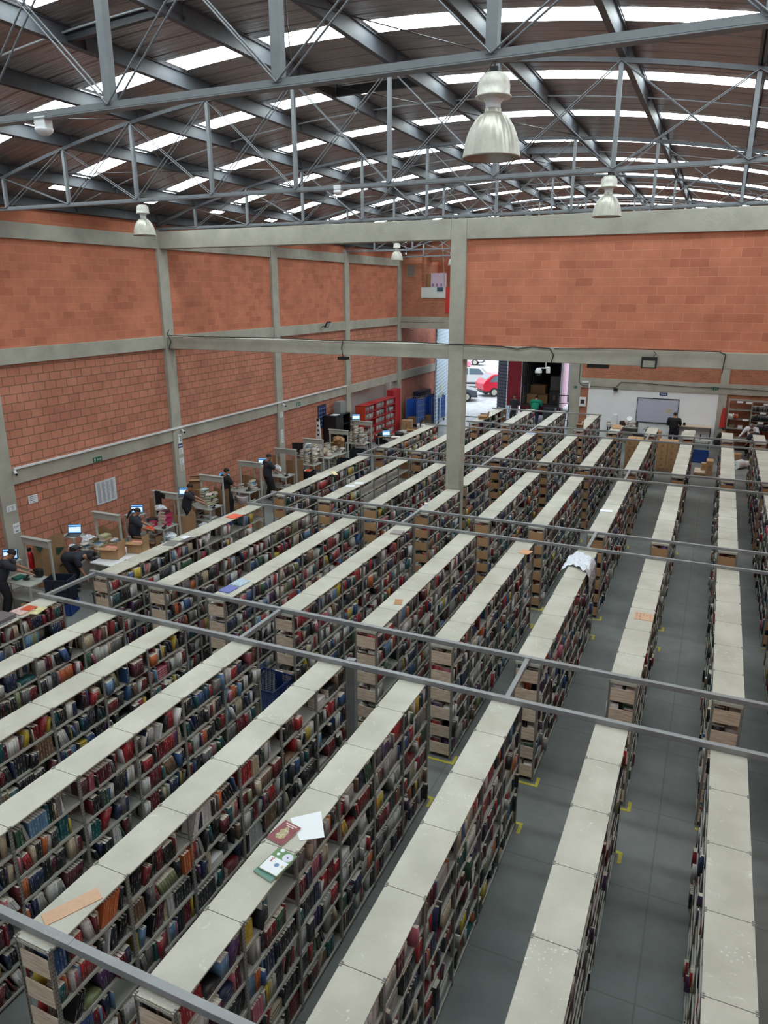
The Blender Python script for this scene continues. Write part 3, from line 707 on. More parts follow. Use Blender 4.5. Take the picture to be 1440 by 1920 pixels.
leaf('door_2', [((-12.6,45.6),(-11.9,45.2),1),((-11.9,45.2),(-10.6,42.75),0)], 0.02, 4.2, [M_LEAF, M_LEAF_D], '')
leaf('door_3', [((-7.25,42.9),(-6.95,40.0),0)], 0.02, 4.5, [M_LEAF, M_LEAF_D], '')
t = thing('sticker', 'upper yellow square sticker on the pale blue door leaf', 'sticker', (-14.66, 40.6, 2.05), math.radians(101.5)); MB().box(-0.12,0.12,-0.06,-0.05,-0.15,0.15).build('sheet', mat('yellow_sticker', (206, 210, 70), 0.6), t)
t = thing('sticker', 'lower yellow round sticker on the pale blue door leaf', 'sticker', (-14.66, 40.6, 1.60), math.radians(101.5)); MB().tube((0,-0.05,0),(0,-0.06,0),0.15,20).build('sheet', mat('yellow_sticker', (0,0,0)), t)
# ================================================================== SHELVING ROWS
SH = 2.05; BAY = 0.93; LV = 0.333; W = 0.39
XL = [1.60, 0.49, -0.885, -2.285, -3.67, -5.01, -6.61, -8.06, -9.43, -10.86]     # left edge of each row, from the right
BLK = {'A': (3.25, 6), 'B': (9.92, 6), 'C': (16.53, 6), 'D': (23.2, 6), 'E': (29.8, 5)}
BNAME = {'A': 'nearest block', 'B': 'second block', 'C': 'third block', 'D': 'fourth block', 'E': 'farthest block'}
ROWS = []   # block, index from right, x, y0, nbays
for b, (y0, nb) in BLK.items():
    for i, x in enumerate(XL):
        if b == 'A' and i == 0: continue
        if b == 'E':
            if i in (9,): continue
            if i in (0,1,2,3,4): ROWS.append((b, i, x, y0, 2)); continue
            ROWS.append((b, i, x, y0, 5)); continue
        if b == 'C' and i == 6:
            ROWS.append((b, i, x, y0, 2.7)); ROWS.append((b, 6.5, x, 19.62, 2.65)); continue
        ROWS.append((b, i, x, y0, nb))
_mc = {}
def cached(key, fn):
    if key not in _mc: _mc[key] = fn()
    return _mc[key]
def top_me(L):
    return cached(('top', round(L,3)), lambda: MB().box(-0.205, 0.205, 0.004, L-0.004, 0, 0.016).mesh('top_panel', M_TOP))
def board_me(L):
    def f():
        mb = MB().box(-0.19, 0.19, 0.004, L-0.004, 0, 0.004, 0)
        mb.box(0.186, 0.195, 0.004, L-0.004, -0.026, 0.006, 1).box(-0.195, -0.186, 0.004, L-0.004, -0.026, 0.006, 1)
        return mb.mesh('shelf_board', [M_SHELF, M_SHELFLIP])
    return cached(('board', round(L,3)), f)
def upright_me():
    def f():
        mb = MB().box(0, 0.004, -0.02, 0.02, 0, SH+0.004).box(-0.035, 0.0, -0.002, 0.002, 0, SH+0.004)
        mb.box(-0.012, 0.012, -0.026, 0.026, SH+0.004, SH+0.024)
        for z in (0.08+LV*k for k in range(7)): mb.box(0.004, 0.008, -0.006, 0.006, min(z,SH-.01)-0.006, min(z,SH-.01)+0.006)
        return mb.mesh('upright', M_ANGLE)
    return cached('upr', f)
def endp_me(card):
    return cached(('end', card), lambda: MB().box(-0.168, 0.168, 0, 0.012, 0, 0.205).mesh('end_panel', M_CARD if card else M_WOOD))
def brace_me():
    def f():
        mb = MB().box(-0.19, 0.19, 0, 0.004, SH-0.028, SH+0.003)
        return mb.mesh('end_bracket', M_SHELFLIP)
    return cached('brk', f)

def level_z(k): return 0.07 + LV*k
def row_words(b, i):
    n = i if b == 'A' else i+1
    if b == 'C' and i == 6.5: return 'seventh from right, behind the column'
    if b == 'C' and i == 6: return 'seventh from right, before the column'
    return ordw(int(n)-1) + ' from right'
for (b, i, x, y0, nb) in ROWS:
    t = thing('shelving_row', 'grey steel book shelving row with cream tops, %s, %s' % (row_words(b, i), BNAME[b]), 'bookshelf', (x+W/2, y0, 0), group='book shelving rows')
    nf = int(nb); parts = [BAY]*nf + ([(nb-nf)*BAY] if nb-nf > 0.05 else [])
    y = 0.0
    ysj = [0.0]
    for L in parts:
        inst('top_panel', top_me(L), t, (random.uniform(-0.002,0.002), y, SH))
        for k in range(6): inst('shelf_board', board_me(L), t, (0, y, level_z(k)))
        y += L; ysj.append(y)
    ysj[0] = 0.012; ysj[-1] -= 0.012
    for yy in ysj:
        inst('upright', upright_me(), t, (W/2+0.002, yy, 0)); inst('upright', upright_me(), t, (-W/2-0.002, yy, 0), math.pi)
    card = b in 'CDE' or (b == 'B' and i >= 99)
    for k in range(6): inst('end_panel', endp_me(card), t, (0, -0.002, level_z(k)+0.008))
    for k in range(6): inst('end_panel', endp_me(card), t, (0, y-0.012, level_z(k)+0.008))
    inst('end_bracket', brace_me(), t, (0, -0.004, 0))

# ------------------------------------------------------------------ books
PAL = [ # sRGB, colour word, weight
 ((30,30,34),'black',17), ((44,46,52),'charcoal',10), ((214,211,208),'white',17), ((168,164,160),'light grey',8), ((112,108,108),'grey',7),
 ((118,28,36),'dark red',9), ((172,36,42),'red',8), ((92,34,50),'maroon',5), ((34,46,84),'navy',8), ((48,84,136),'blue',4),
 ((92,134,172),'light blue',2.5), ((24,86,90),'teal',4), ((52,92,66),'green',2.5), ((190,96,112),'pink',3), ((206,100,48),'orange',2.2),
 ((208,178,52),'yellow',1.8), ((84,50,98),'purple',2.5), ((122,92,68),'brown',4), ((196,178,146),'cream',4.5), ((132,140,92),'olive green',1)]
PAL = [(tuple(v*0.97*0.86 + 0.97*0.14*sum(c)/3 for v in c), w, k) for c, w, k in PAL]
PW = [p[2] for p in PAL]
rb = random.Random(11)
REC = []     # each: (origin xyz = bottom centre, t-vector angle data ...)
def book_record(px, py, pz, th, dp, ht, lean, side, colour, word, meta):
    # side +1: spine faces +x; -1: spine faces -x.  lean: rotation about the x axis
    REC.append((px, py, pz, th, dp, ht, lean, side, colour, word, meta))
def fill_level(xc, ya, yb, z, side, coarse, fill, meta):
    y = ya + rb.uniform(0, 0.015); hmax = LV-0.045
    end = ya + (yb-ya)*fill
    nth = 0
    while y < end:
        # a run of copies of one title, or mixed
        n = rb.choice([1,1,1,2,2,3,4,5,7])
        p = rb.choices(PAL, PW)[0]
        th = rb.choice([0.012,0.015,0.018,0.022,0.026,0.032,0.040]) * (1.9 if coarse else 1.08)
        ht = min(hmax, rb.choice([0.18,0.20,0.205,0.215,0.225,0.23,0.25,0.265])); dp = min(0.172, ht*rb.uniform(0.62,0.78))
        lean = 0.0
        q = rb.random()
        if q < 0.16: lean = rb.uniform(0.12, 0.42)
        elif q < 0.30: lean = -rb.uniform(0.10, 0.38)
        elif q < 0.5: lean = rb.uniform(-0.06, 0.06)
        if rb.random() < 0.05: y += rb.uniform(0.03, 0.12)
        if lean < 0 : y += ht*math.sin(-lean)*0.55
        if rb.random() < 0.035 and not coarse:      # a few lying flat
            zz = z
            for _ in range(rb.randint(2, 5)):
                if zz+th > z+hmax or y+ht > end: break
                book_record(xc+side*(0.185-0.08), y+ht/2, zz+th/2, th, dp*0.95, ht, 'flat', side, p[0], p[1], None); zz += th*1.02
            y += ht+0.01; continue
        set_ = rb.uniform(-0.002, 0.026) if rb.random() < 0.93 else rb.uniform(-0.045, -0.01)
        for _ in range(n):
            step = th/math.cos(lean) if isinstance(lean, float) else th
            if y+step > end: break
            c = p[0]
            j = rb.uniform(0.9, 1.1)
            c = tuple(min(255, v*j) for v in c)
            book_record(xc+side*(0.19-set_-rb.uniform(0,0.004)-dp/2), y+step/2, z, th*0.97, dp, ht*rb.uniform(0.995,1.0), lean, side, c, p[1], meta+(nth,) if meta else None)
            y += step; nth += 1
        if lean > 0: y += ht*math.sin(lean)*0.55
        y += rb.uniform(0, 0.003)
for (b, i, x, y0, nb) in ROWS:
    xc = x+W/2; near = -1 if x > 0 else 1
    nf = int(math.ceil(nb-0.05))
    for k in range(6):
        z = level_z(k)+0.006
        for bay in range(nf):
            ya = y0+bay*BAY+0.03; yb = y0+min((bay+1)*BAY, nb*BAY)-0.03
            q = rb.random(); fill = 1.0 if q < 0.9 else (rb.uniform(0.6,0.95) if q < 0.985 else rb.uniform(0.1,0.5))
            if b == 'C' and i == 8 and bay >= 2: fill = 0.0 if rb.random() < 0.7 else 0.25
            if b == 'B' and i == 9 and bay in (3,4,5): fill *= 0.5
            if b == 'E' and i in (8,): fill *= 0.4
            fill_level(xc, ya, yb, z, near, False, fill, (b, i, bay, k))
            fill_level(xc, ya, yb, z, -near, True, min(fill, 1.0), None)

# which shelf books show largest from the viewpoint
tan_ = {}
def score(r):
    (px, py, pz, th, dp, ht, lean, side, c, wd, meta) = r
    if meta is None or meta[0] != 'A' or side != 1: return 0
    x = px + dp/2; z = pz+ht*0.5
    d = Vector((x, py, z-CAM_H)); dist = d.length
    cz = d.dot(_w); sx = 720+1365*d.dot(_r2)/cz; sy = 960-1365*d.dot(_u2)/cz
    if not (10 < sx < 1430 and 10 < sy < 1910): return 0
    # the next row to the right (towards the camera) hides what lies below the line over its top
    xn = [v for v in XL if v > px+0.3]
    if xn:
        xo = min(xn); s = (xo - x)/(0 - x) if x < 0 else 9
        if 0 < s < 1:
            zl = z + (CAM_H-z)*s; yl = py*(1-s)
            if zl < SH+0.02 and yl > 3.2: return 0
    return th*ht*abs(d.x)/dist**3
idx = sorted(range(len(REC)), key=lambda k: -score(REC[k]))[:236]
idx = set(k for k in idx if score(REC[k]) > 0)

# the mesh of all remaining books is made in one go
def book_array(recs):
    n = len(recs)
    V = np.zeros((n, 8, 3)); C = np.zeros((n, 6, 4, 4), np.float32); UV = np.zeros((n, 6, 4, 2), np.float32)
    a = np.array([[r[0], r[1], r[2], r[3], r[4], r[5], (0 if isinstance(r[6], str) else r[6]), r[7]] for r in recs])
    flat = np.array([isinstance(r[6], str) for r in recs])
    cols = np.array([lin(r[8]) for r in recs], np.float32)
    th, dp, ht, lean, side = a[:,3], a[:,4], a[:,5], a[:,6], a[:,7]
    k = 0
    for sz in (0, 1):
        for (sx, sy) in ((-1,-1),(1,-1),(1,1),(-1,1)):
            lx = sx*dp/2*side; ly = sy*th/2; lz = sz*ht
            yy = ly*np.cos(lean) + (lz)*np.sin(lean); zz = lz*np.cos(lean) - ly*np.sin(lean) + np.abs(np.sin(lean))*th/2
            fy = (sz-0.5)*ht; fz = sy*th/2
            V[:,k,0] = a[:,0]+lx; V[:,k,1] = a[:,1]+np.where(flat, fy, yy); V[:,k,2] = a[:,2]+np.where(flat, fz, zz); k += 1
    F = np.array([(0,3,2,1),(4,5,6,7),(0,1,5,4),(1,2,6,5),(2,3,7,6),(3,0,4,7)])
    page = np.array(lin((222,215,200)), np.float32)
    pg = page[None,:]*np.random.default_rng(3).uniform(0.75,1.1,(n,1)).astype(np.float32)
    for f in range(6):
        src = pg if f in (0, 1, 5) else cols
        C[:,f,:,:3] = src[:,None,:]; C[:,f,:,3] = 1
    UV[:,3] = np.array([(0,0.02),(1,0.02),(1,1),(0,1)])
    faces = (np.arange(n)[:,None,None]*8 + F[None]).astype(np.int32)
    # flip winding for mirrored (side -1) books
    m = side < 0
    faces[m] = faces[m][:,:,::-1]; UV[m] = UV[m][:,:,::-1]
    return V.reshape(-1,3), faces.reshape(-1), C.reshape(-1,4), UV.reshape(-1,2), n
def mesh_books(name, recs, extra=None):
    V, F, C, UV, n = book_array(recs)
    me = bpy.data.meshes.new(name)
    me.vertices.add(len(V)); me.vertices.foreach_set('co', V.astype(np.float32).ravel())
    me.loops.add(len(F)); me.loops.foreach_set('vertex_index', F)
    me.polygons.add(n*6); me.polygons.foreach_set('loop_start', np.arange(n*6, dtype=np.int32)*4); me.polygons.foreach_set('loop_total', np.full(n*6, 4, np.int32))
    uv = me.uv_layers.new(name='UVMap'); uv.data.foreach_set('uv', UV.ravel())
    ca = me.color_attributes.new('book_colour', 'FLOAT_COLOR', 'CORNER'); ca.data.foreach_set('color', C.ravel())
    me.materials.append(M_BOOKS); me.update(calc_edges=True)
    return me
STUFF = [r for k, r in enumerate(REC) if k not in idx]

# one real book, then copies of it: hollow cover (boards and spine) with the page block as its part
def book_master():
    v = MB()
    T = 0.07    # share of the thickness taken by each board
    v.box(-0.5, 0.5, -0.5, -0.5+T, 0, 1).box(-0.5, 0.5, 0.5-T, 0.5, 0, 1).box(0.46, 0.5, -0.5, 0.5, 0, 1)
    me = v.mesh('book', M_BOOK1)
    uv = me.uv_layers.new(name='UVMap')
    for p in me.polygons:
        for li in p.loop_indices:
            co = me.vertices[me.loops[li].vertex_index].co
            uv.data[li].uv = ((co.y+0.5), 0.02+0.98*co.z) if (p.normal.x > 0.9) else (0, 0)
    pb = MB().box(-0.48, 0.46, -0.5+T, 0.5-T, 0.012, 0.985).mesh('page_block', M_PAGES)
    return me, pb
BOOK_ME, PAGE_ME = book_master()
book0 = bpy.data.objects.new('book', BOOK_ME); COL.objects.link(book0)
page0 = bpy.data.objects.new('page_block', PAGE_ME); COL.objects.link(page0); page0.parent = book0
_first = [True]; NBOOK = [0]
def place_book(loc, size, rot, colour, label, group):
    """size = (depth, thickness, height); the spine faces local +x"""
    if _first[0]: o = book0; _first[0] = False
    else:
        o = book0.copy(); COL.objects.link(o); p = page0.copy(); COL.objects.link(p); p.parent = o
    o.location = loc; o.scale = size; o.rotation_euler = rot; o.color = lin(colour)+(1,)
    NBOOK[0] += 1
    return tag(o, label, 'book', group)
used = {}
for k in sorted(idx):
    (px, py, pz, th, dp, ht, lean, side, c, wd, meta) = REC[k]
    b, i, bay, lev, nth = meta
    thick = 'thin' if th < 0.02 else ('thick' if th > 0.033 else 'medium')
    pose = 'leaning' if abs(lean) > 0.09 else 'upright'
    lab = '%s %s %s book, %s, %s shelf, %s bay, %s row from right' % (thick, wd, pose, ordw(nth), ['lowest','fifth','fourth','third','second','top'][lev], ordw(bay), ordw(int(i)-1))
    # leaning about x: rotate local z towards +y
    o = place_book((px, py, pz+abs(math.sin(lean))*th/2), (dp, th, ht), (-lean, 0, 0), c, lab, 'books on the nearest shelves')

# ------------------------------------------------------------------ bracing tubes over the shelf tops
pn = 0
TUBES = [(3.36, -6.9, 1.3), (8.72, -10.95, 3.9), (9.98, -10.95, 3.9), (15.42, -10.95, 3.9), (16.62, -10.95, 3.9), (22.02, -10.95, 3.9), (23.3, -10.95, 3.9), (28.5, -10.95, 3.9), (29.92, -9.6, 3.9), (33.9, -9.6, -4.5)]
PAIR = ['front of the nearest block','back of the nearest block','front of the second block','back of the second block','front of the third block','back of the third block','front of the fourth block','back of the fourth block','front of the farthest block','far end of the farthest block']
for (y, a, b), lab in zip(TUBES, PAIR):
    s = 0.075 if y < 12 else 0.06
    tag(MB().box(a, b, y-s/2, y+s/2, SH+0.018, SH+0.018+s).build('bracing_tube', M_PIPE, bevel=0.004), 'long grey square tube lying across the shelf tops, ' + lab, 'tube', 'cross tubes on the shelf tops')
for (ya, yb, lab) in ((8.76, 9.94, 'between nearest and second block'), (15.45, 16.59, 'between second and third block'), (22.05, 23.27, 'between third and fourth block'), (28.53, 29.89, 'between fourth and farthest block')):
    for x, side in ((-10.8, 'left'), (-6.5, 'middle'), (-2.1, 'right')):
        if x < -10 and ya > 28: continue
        tag(MB().box(x-0.035, x+0.035, ya, yb, SH+0.02, SH+0.08).build('link_tube', M_PIPE, bevel=0.004), 'short grey link tube %s, %s one' % (lab, side), 'tube', 'link tubes over the cross aisles')
t = thing('splice_plate', 'riveted grey splice plate on the nearest cross tube', 'plate', (-4.62, 3.36, SH+0.094))
MB().box(-0.16, 0.16, -0.04, 0.04, 0, 0.003).build('plate', M_PIPE, t)
r_ = MB()
for x in (-0.12,-0.05,0.02,0.09,0.13):
    for y in (-0.02,0.02): r_.blob((x,y,0.004),(0.005,0.005,0.003),6,4)
r_.build('rivets', M_WHITE, t)
for x in (-4.62,-9.2,-0.9):
    pass
# slim steel post standing in the aisle behind the nearest block
tag(MB().box(-4.66,-4.52,8.90,8.99,0,SH+0.015).build('steel_post', M_PIPE, bevel=0.004), 'slim grey steel post in the cross aisle carrying the tube', 'post')

# ------------------------------------------------------------------ yellow floor corner marks
ym = MB().box(-0.24, 0.24, 0, 0.05, 0, 0.004).box(0.19, 0.24, 0.05, 0.24, 0, 0.004).mesh('floor_tape', M_YTAPE)
for (b, i, x, y0, nb) in ROWS:
    if b == 'E' or i == 6.5: continue
    for end in (0, 1):
        if b == 'A' and end == 0: continue
        if b == 'D' and end == 1: continue
        o = bpy.data.objects.new('floor_tape', ym); COL.objects.link(o)
        o.location = (x+W/2+0.05, y0-0.10 if end == 0 else y0+nb*BAY+0.10, 0.001); o.scale = (1, 1 if end == 0 else -1, 1)
        tag(o, 'yellow floor tape, %s end of shelving row %s, %s' % ('near' if end == 0 else 'far', row_words(b, i).replace(', before the column',' (front part)'), BNAME[b]), 'floor marking', 'yellow tape corners')
# ================================================================== PEOPLE
def skin_obj(name, verts, edges, radii, m, parent, levels=1, root=0):
    me = bpy.data.meshes.new(name); me.from_pydata([tuple(v) for v in verts], edges, []); me.materials.append(m); me.update()
    o = bpy.data.objects.new(name, me); COL.objects.link(o); o.parent = parent
    s = o.modifiers.new('skin', 'SKIN'); s.use_smooth_shade = True
    if not me.skin_vertices: 
        raise RuntimeError('no skin layer')
    for i, v in enumerate(me.skin_vertices[0].data):
        r = radii[i]; v.radius = r if isinstance(r, tuple) else (r, r); v.use_root = (i == root)
    b = o.modifiers.new('smooth', 'SUBSURF'); b.levels = levels; b.render_levels = levels
    return o
def ensure_skin(me_edges): pass
def ik(a, c, l1, l2, pole):
    a = Vector(a); c = Vector(c); d = c-a; L = min(d.length, (l1+l2)*0.995)
    c = a + d.normalized()*L
    x = (l1*l1-l2*l2+L*L)/(2*L); h = math.sqrt(max(0, l1*l1-x*x)); n = d.normalized()
    p = Vector(pole); p = (p - n*p.dot(n)).normalized()
    return a+n*x+p*h, c
def person(label, loc, rz, lean=0.1, hands=((-0.2,0.45,1.05),(0.2,0.45,1.05)), feet=((-0.11,0,0),(0.12,0.05,0)), pelvis=(0,0,0.93), s=1.0, look=0.3, shirt=(44,46,56), trousers=(24,24,30), hair=(24,20,20), long_sleeve=False, ponytail=False, collar=(220,96,56), skin=(172,124,98), sturdy=1.0, mark=True, turn=0.0):
    t = thing('person', label, 'person', loc, rz); t.scale = (s, s, s)
    P = Vector(pelvis); R = Matrix.Rotation(turn, 3, 'Z') @ Matrix.Rotation(-lean, 3, 'X')
    def up(x, y, z): return P + R @ Vector((x, y, z))
    belly = up(0, 0.01, 0.14); chest = up(0, 0.0, 0.32); top = up(0, -0.01, 0.44); neck = up(0, 0.0, 0.52)
    HR = R @ Matrix.Rotation(-look, 3, 'X')
    def hd(x, y, z): return neck + HR @ Vector((x, y, z))
    jaw = hd(0, 0.035, 0.07); skull = hd(0, 0.005, 0.15); crown = hd(0, 0.0, 0.205)
    V = [P, belly, chest, top, neck, jaw, skull, crown]; E = [(0,1),(1,2),(2,3),(3,4),(4,5),(5,6),(6,7)]
    k = sturdy*1.2
    Rr = [(0.09*k,0.07*k),(0.085*k,0.065*k),(0.11*k,0.085*k),(0.09,0.075),(0.05,0.05),(0.068,0.072),(0.082,0.092),(0.055,0.06)]
    def addv(p, frm, r): V.append(Vector(p)); Rr.append(r); E.append((frm, len(V)-1)); return len(V)-1
    addv(hd(0, 0.105, 0.105), 5, 0.012)                        # nose
    for sx in (-1, 1): addv(hd(sx*0.088, -0.005, 0.115), 6, 0.014)   # ears
    sl = []; arms = []
    for i, sx in enumerate((-1, 1)):
        sh = up(sx*0.175*k, -0.005, 0.42); h = Vector(hands[i])
        el, wr = ik(sh, h, 0.29, 0.255, (sx*0.5, -0.4, -0.8))
        a = addv(sh, 3, 0.056); b = addv((sh*0.45+el*0.55), a, 0.046); c = addv(el, b, 0.037); d = addv(wr*0.55+el*0.45, c, 0.034); e = addv(wr, d, 0.024)
        f = (wr-el).normalized(); side = f.cross(Vector((0,0,1)))
        if side.length < 0.05: side = Vector((1,0,0))
        side.normalize(); dn = side.cross(f).normalized()
        palm = addv(wr+f*0.055, e, (0.034, 0.016))
        for q, (o_, L) in enumerate(((-0.03,0.062),(-0.010,0.072),(0.010,0.068),(0.030,0.054))):
            g = addv(wr+f*0.09+side*o_, palm, 0.0095); g2 = addv(wr+f*(0.09+L*0.55)+side*o_*1.1-dn*0.008, g, 0.0085); addv(wr+f*(0.09+L*0.9)+side*o_*1.1-dn*0.03, g2, 0.007)
        th_ = addv(wr+f*0.04-side*sx*0.035-dn*0.01, palm, 0.010); addv(wr+f*0.075-side*sx*0.052-dn*0.02, th_, 0.0085)
        arms.append((sh, el, wr))
    legs = []
    for i, sx in enumerate((-1, 1)):
        hp = P + Vector((sx*0.09, 0, -0.04)); ft = Vector(feet[i]) + Vector((0, 0, 0.085))
        kn, an = ik(hp, ft, 0.43, 0.42, (sx*0.1, 1, 0.1))
        a = addv(hp, 0, (0.085*k,0.085*k)); b = addv(hp*0.5+kn*0.5, a, 0.072*k); c = addv(kn, b, 0.054); d = addv(kn*0.6+an*0.4, c, 0.052); e = addv(an, d, 0.036)
        addv(an+Vector((sx*0.02, 0.13, -0.055)), e, 0.03)
        legs.append((hp, kn, an, sx))
    skin_obj('body', V, E, Rr, mat('skin_%d' % skin[0], skin, 0.6), t)
    # clothing: close-fitting shells a little outside the body
    m_s = mat('shirt_%d_%d_%d' % shirt, shirt, 0.85); m_t = mat('trousers_%d_%d_%d' % trousers, trousers, 0.85)
    V2 = [up(0,0,-0.17), belly, chest, top, up(0, 0, 0.485)]; E2 = [(0,1),(1,2),(2,3),(3,4)]
    R2 = [(0.19*k,0.16*k),(0.17*k,0.145*k),(0.185*k,0.145*k),(0.13,0.11),(0.066,0.066)]
    for (sh, el, wr) in arms:
        V2.append(sh); R2.append(0.088*k); E2.append((3, len(V2)-1)); a = len(V2)-1
        V2.append(sh*0.4+el*0.6); R2.append(0.074*k); E2.append((a, a+1))
        if long_sleeve:
            V2.append(el); R2.append(0.052); E2.append((a+1, a+2)); V2.append(wr*0.93+el*0.07); R2.append(0.038); E2.append((a+2, a+3))
        else: V2.append(sh*0.05+el*0.95); R2.append(0.066); E2.append((a+1, a+2))
    skin_obj('shirt', V2, E2, R2, m_s, t)
    V3 = [P+R@Vector((0,0,0.16)), P+Vector((0,0,-0.05))]; E3 = [(0,1)]; R3 = [(0.15*k,0.118*k),(0.155*k,0.125*k)]
    for (hp, kn, an, sx) in legs:
        V3.append(hp); R3.append(0.12*k); E3.append((1, len(V3)-1)); a = len(V3)-1
        V3.append(hp*0.5+kn*0.5); R3.append(0.10*k); E3.append((a, a+1)); V3.append(kn); R3.append(0.082*k); E3.append((a+1, a+2)); V3.append(an+Vector((0,0,-0.01))); R3.append(0.068); E3.append((a+2, a+3))
    skin_obj('trousers', V3, E3, R3, m_t, t)
    for (hp, kn, an, sx) in legs:
        mb = MB().blob((an.x+sx*0.01, an.y+0.07, an.z-0.045), (0.048, 0.135, 0.042), 12, 7); mb.build('shoe', M_DARK, t)
    mh = mat('hair_%d' % hair[0], hair, 0.7)
    hb = MB(); n, kk = 20, 9; c = hd(0, -0.008, 0.150); vs = []
    for j in range(kk+1):
        for i in range(n):
            q = 2*math.pi*i/n; ph = math.pi*(0.545-0.16*math.sin(q))*j/kk; p = Vector((0.088*math.sin(ph)*math.cos(q), 0.102*math.sin(ph)*math.sin(q), 0.096*math.cos(ph)))
            vs.append(c + HR @ p)
    hb.add(vs, [(j*n+i, (j+1)*n+i, (j+1)*n+(i+1)%n, j*n+(i+1)%n) for j in range(kk) for i in range(n)], 0, True)
    hb.build('hair', mh, t)
    if ponytail:
        skin_obj('ponytail', [hd(0,-0.10,0.16), hd(0,-0.16,0.10), hd(0,-0.17,-0.02), hd(0,-0.14,-0.2)], [(0,1),(1,2),(2,3)], [0.03,0.045,0.042,0.018], mh, t)
    eb = MB()
    for sx in (-1, 1): eb.blob(hd(sx*0.032, 0.098, 0.135), (0.011,0.006,0.008), 8, 5)
    eb.build('eyes', M_BLACK, t); MB().blob(hd(0, 0.100, 0.068), (0.022,0.007,0.006), 8, 5).build('mouth', mat('lips', (128, 66, 58), 0.6), t)
    if collar:
        cb = MB(); c0 = up(0, 0.0, 0.475); n = 14
        ring = [c0 + R @ Vector((0.07*math.cos(2*math.pi*i/n), 0.07*math.sin(2*math.pi*i/n), 0.004)) for i in range(n)]
        for i in range(n): cb.tube(ring[i], ring[(i+1) % n], 0.012, 6)
        cb.build('collar', mat('collar_%d' % collar[0], collar, 0.7), t)
        if mark:
            q = MB()
            for i in range(7): q.obox(up(-0.066+0.022*i, -0.137*k, 0.36), (0.014, 0.008, 0.022+0.006*(i % 2)), rx=-lean)
            q.build('back_print', mat('orange_print', (210, 92, 60), 0.7), t)
    return t
HALF = math.radians
person('person in dark T-shirt with orange collar reaching over the nearest desk', (-14.9, 10.86, 0), HALF(-38), lean=0.45, hands=((-0.05,0.74,0.95),(0.16,0.72,0.95)), look=0.45, s=1.04)
person('person bending far forward over the dark crates beside the white table', (-14.72, 12.78, 0), HALF(-78), lean=1.42, pelvis=(0,-0.05,0.90), hands=((-0.22,0.62,1.10),(0.16,0.58,0.42)), look=0.2, s=0.98, feet=((-0.12,-0.05,0),(0.12,0.1,0)))
person('woman with black ponytail in dark T-shirt holding an orange bag at her desk', (-14.62, 15.06, 0), HALF(-42), lean=0.12, hands=((-0.1,0.46,1.02),(0.2,0.44,1.0)), look=0.5, s=0.96, ponytail=True, sturdy=1.15, mark=False)
person('man in dark T-shirt leaning towards a scanner beside a tall book pile', (-14.86, 17.66, 0), HALF(-50), lean=0.16, hands=((0.02,0.62,1.02),(0.2,0.6,1.0)), look=0.4, s=1.0)
person('man in plain black T-shirt standing with his back turned', (-14.96, 19.86, 0), HALF(-30), lean=0.06, hands=((-0.16,0.4,1.05),(0.2,0.42,1.02)), look=0.35, s=1.0, shirt=(22,22,24), mark=False)
person('tall man in dark T-shirt with orange back print at the sixth desk', (-14.74, 22.14, 0), HALF(-35), lean=0.07, hands=((-0.1,0.42,1.0),(0.22,0.45,0.98)), look=0.4, s=1.04)
person('person seated at a laptop in front of the red bookcases', (-14.5, 31.62, 0), HALF(-80), lean=0.5, pelvis=(0,-0.1,0.52), feet=((-0.12,0.4,0),(0.12,0.4,0)), hands=((-0.15,0.55,0.86),(0.2,0.55,0.86)), look=0.3)
person('person in dark top seated behind the far book piles', (-15.2, 31.2, 0), HALF(-70), lean=0.35, pelvis=(0,-0.1,0.52), feet=((-0.12,0.4,0),(0.12,0.4,0)), hands=((-0.15,0.5,0.86),(0.2,0.5,0.86)), look=0.4, shirt=(30,30,34))
person('person with long black hair and white shirt near the blue trolleys', (-12.62, 32.4, 0), HALF(-10), lean=0.1, hands=((-0.18,0.3,0.95),(0.2,0.3,0.95)), look=0.2, shirt=(220,224,230), ponytail=True, collar=None, long_sleeve=True, s=0.95, trousers=(40,44,60))
person('person in dark vest standing at the truck opening', (-10.5, 41.75, 0), HALF(170), lean=0.02, hands=((-0.26,0.1,0.8),(0.26,0.12,0.8)), look=0.0, shirt=(48,50,56), trousers=(28,30,36), collar=None, s=1.02)
person('person in shiny green jacket bending into the truck load', (-9.3, 41.72, 0), HALF(0), lean=0.55, hands=((-0.2,0.55,1.15),(0.2,0.55,1.15)), look=0.3, shirt=(24,150,116), trousers=(34,40,66), collar=None, long_sleeve=True, s=1.06, sturdy=1.15)
person('man in black long-sleeved top facing the whiteboard', (-1.62, 38.55, 0), HALF(-4), lean=0.04, hands=((-0.2,0.28,1.0),(0.22,0.3,1.02)), look=0.35, shirt=(24,26,30), trousers=(34,38,54), collar=None, long_sleeve=True, sturdy=1.08, s=1.02)
person('person in black seated by the red coat next to the back column', (0.45, 37.4, 0), HALF(-80), lean=0.4, pelvis=(0,-0.05,0.6), feet=((-0.12,0.35,0),(0.12,0.35,0)), hands=((-0.15,0.5,0.95),(0.2,0.5,0.95)), look=0.4, shirt=(20,20,24), collar=(190,50,50), mark=False)
person('grey-haired man in white shirt leaning on the table', (1.86, 37.75, 0), HALF(165), lean=0.42, hands=((-0.42,0.42,0.86),(0.5,0.35,0.86)), look=0.5, shirt=(224,226,230), trousers=(30,32,40), hair=(120,112,104), collar=None, long_sleeve=True)
person('person in dark clothes stooping over a carton before the far table', (2.12, 36.2, 0), HALF(50), lean=0.75, hands=((-0.15,0.52,0.8),(0.2,0.5,0.75)), look=0.3, shirt=(34,38,44), trousers=(26,30,44), collar=None, sturdy=1.25)
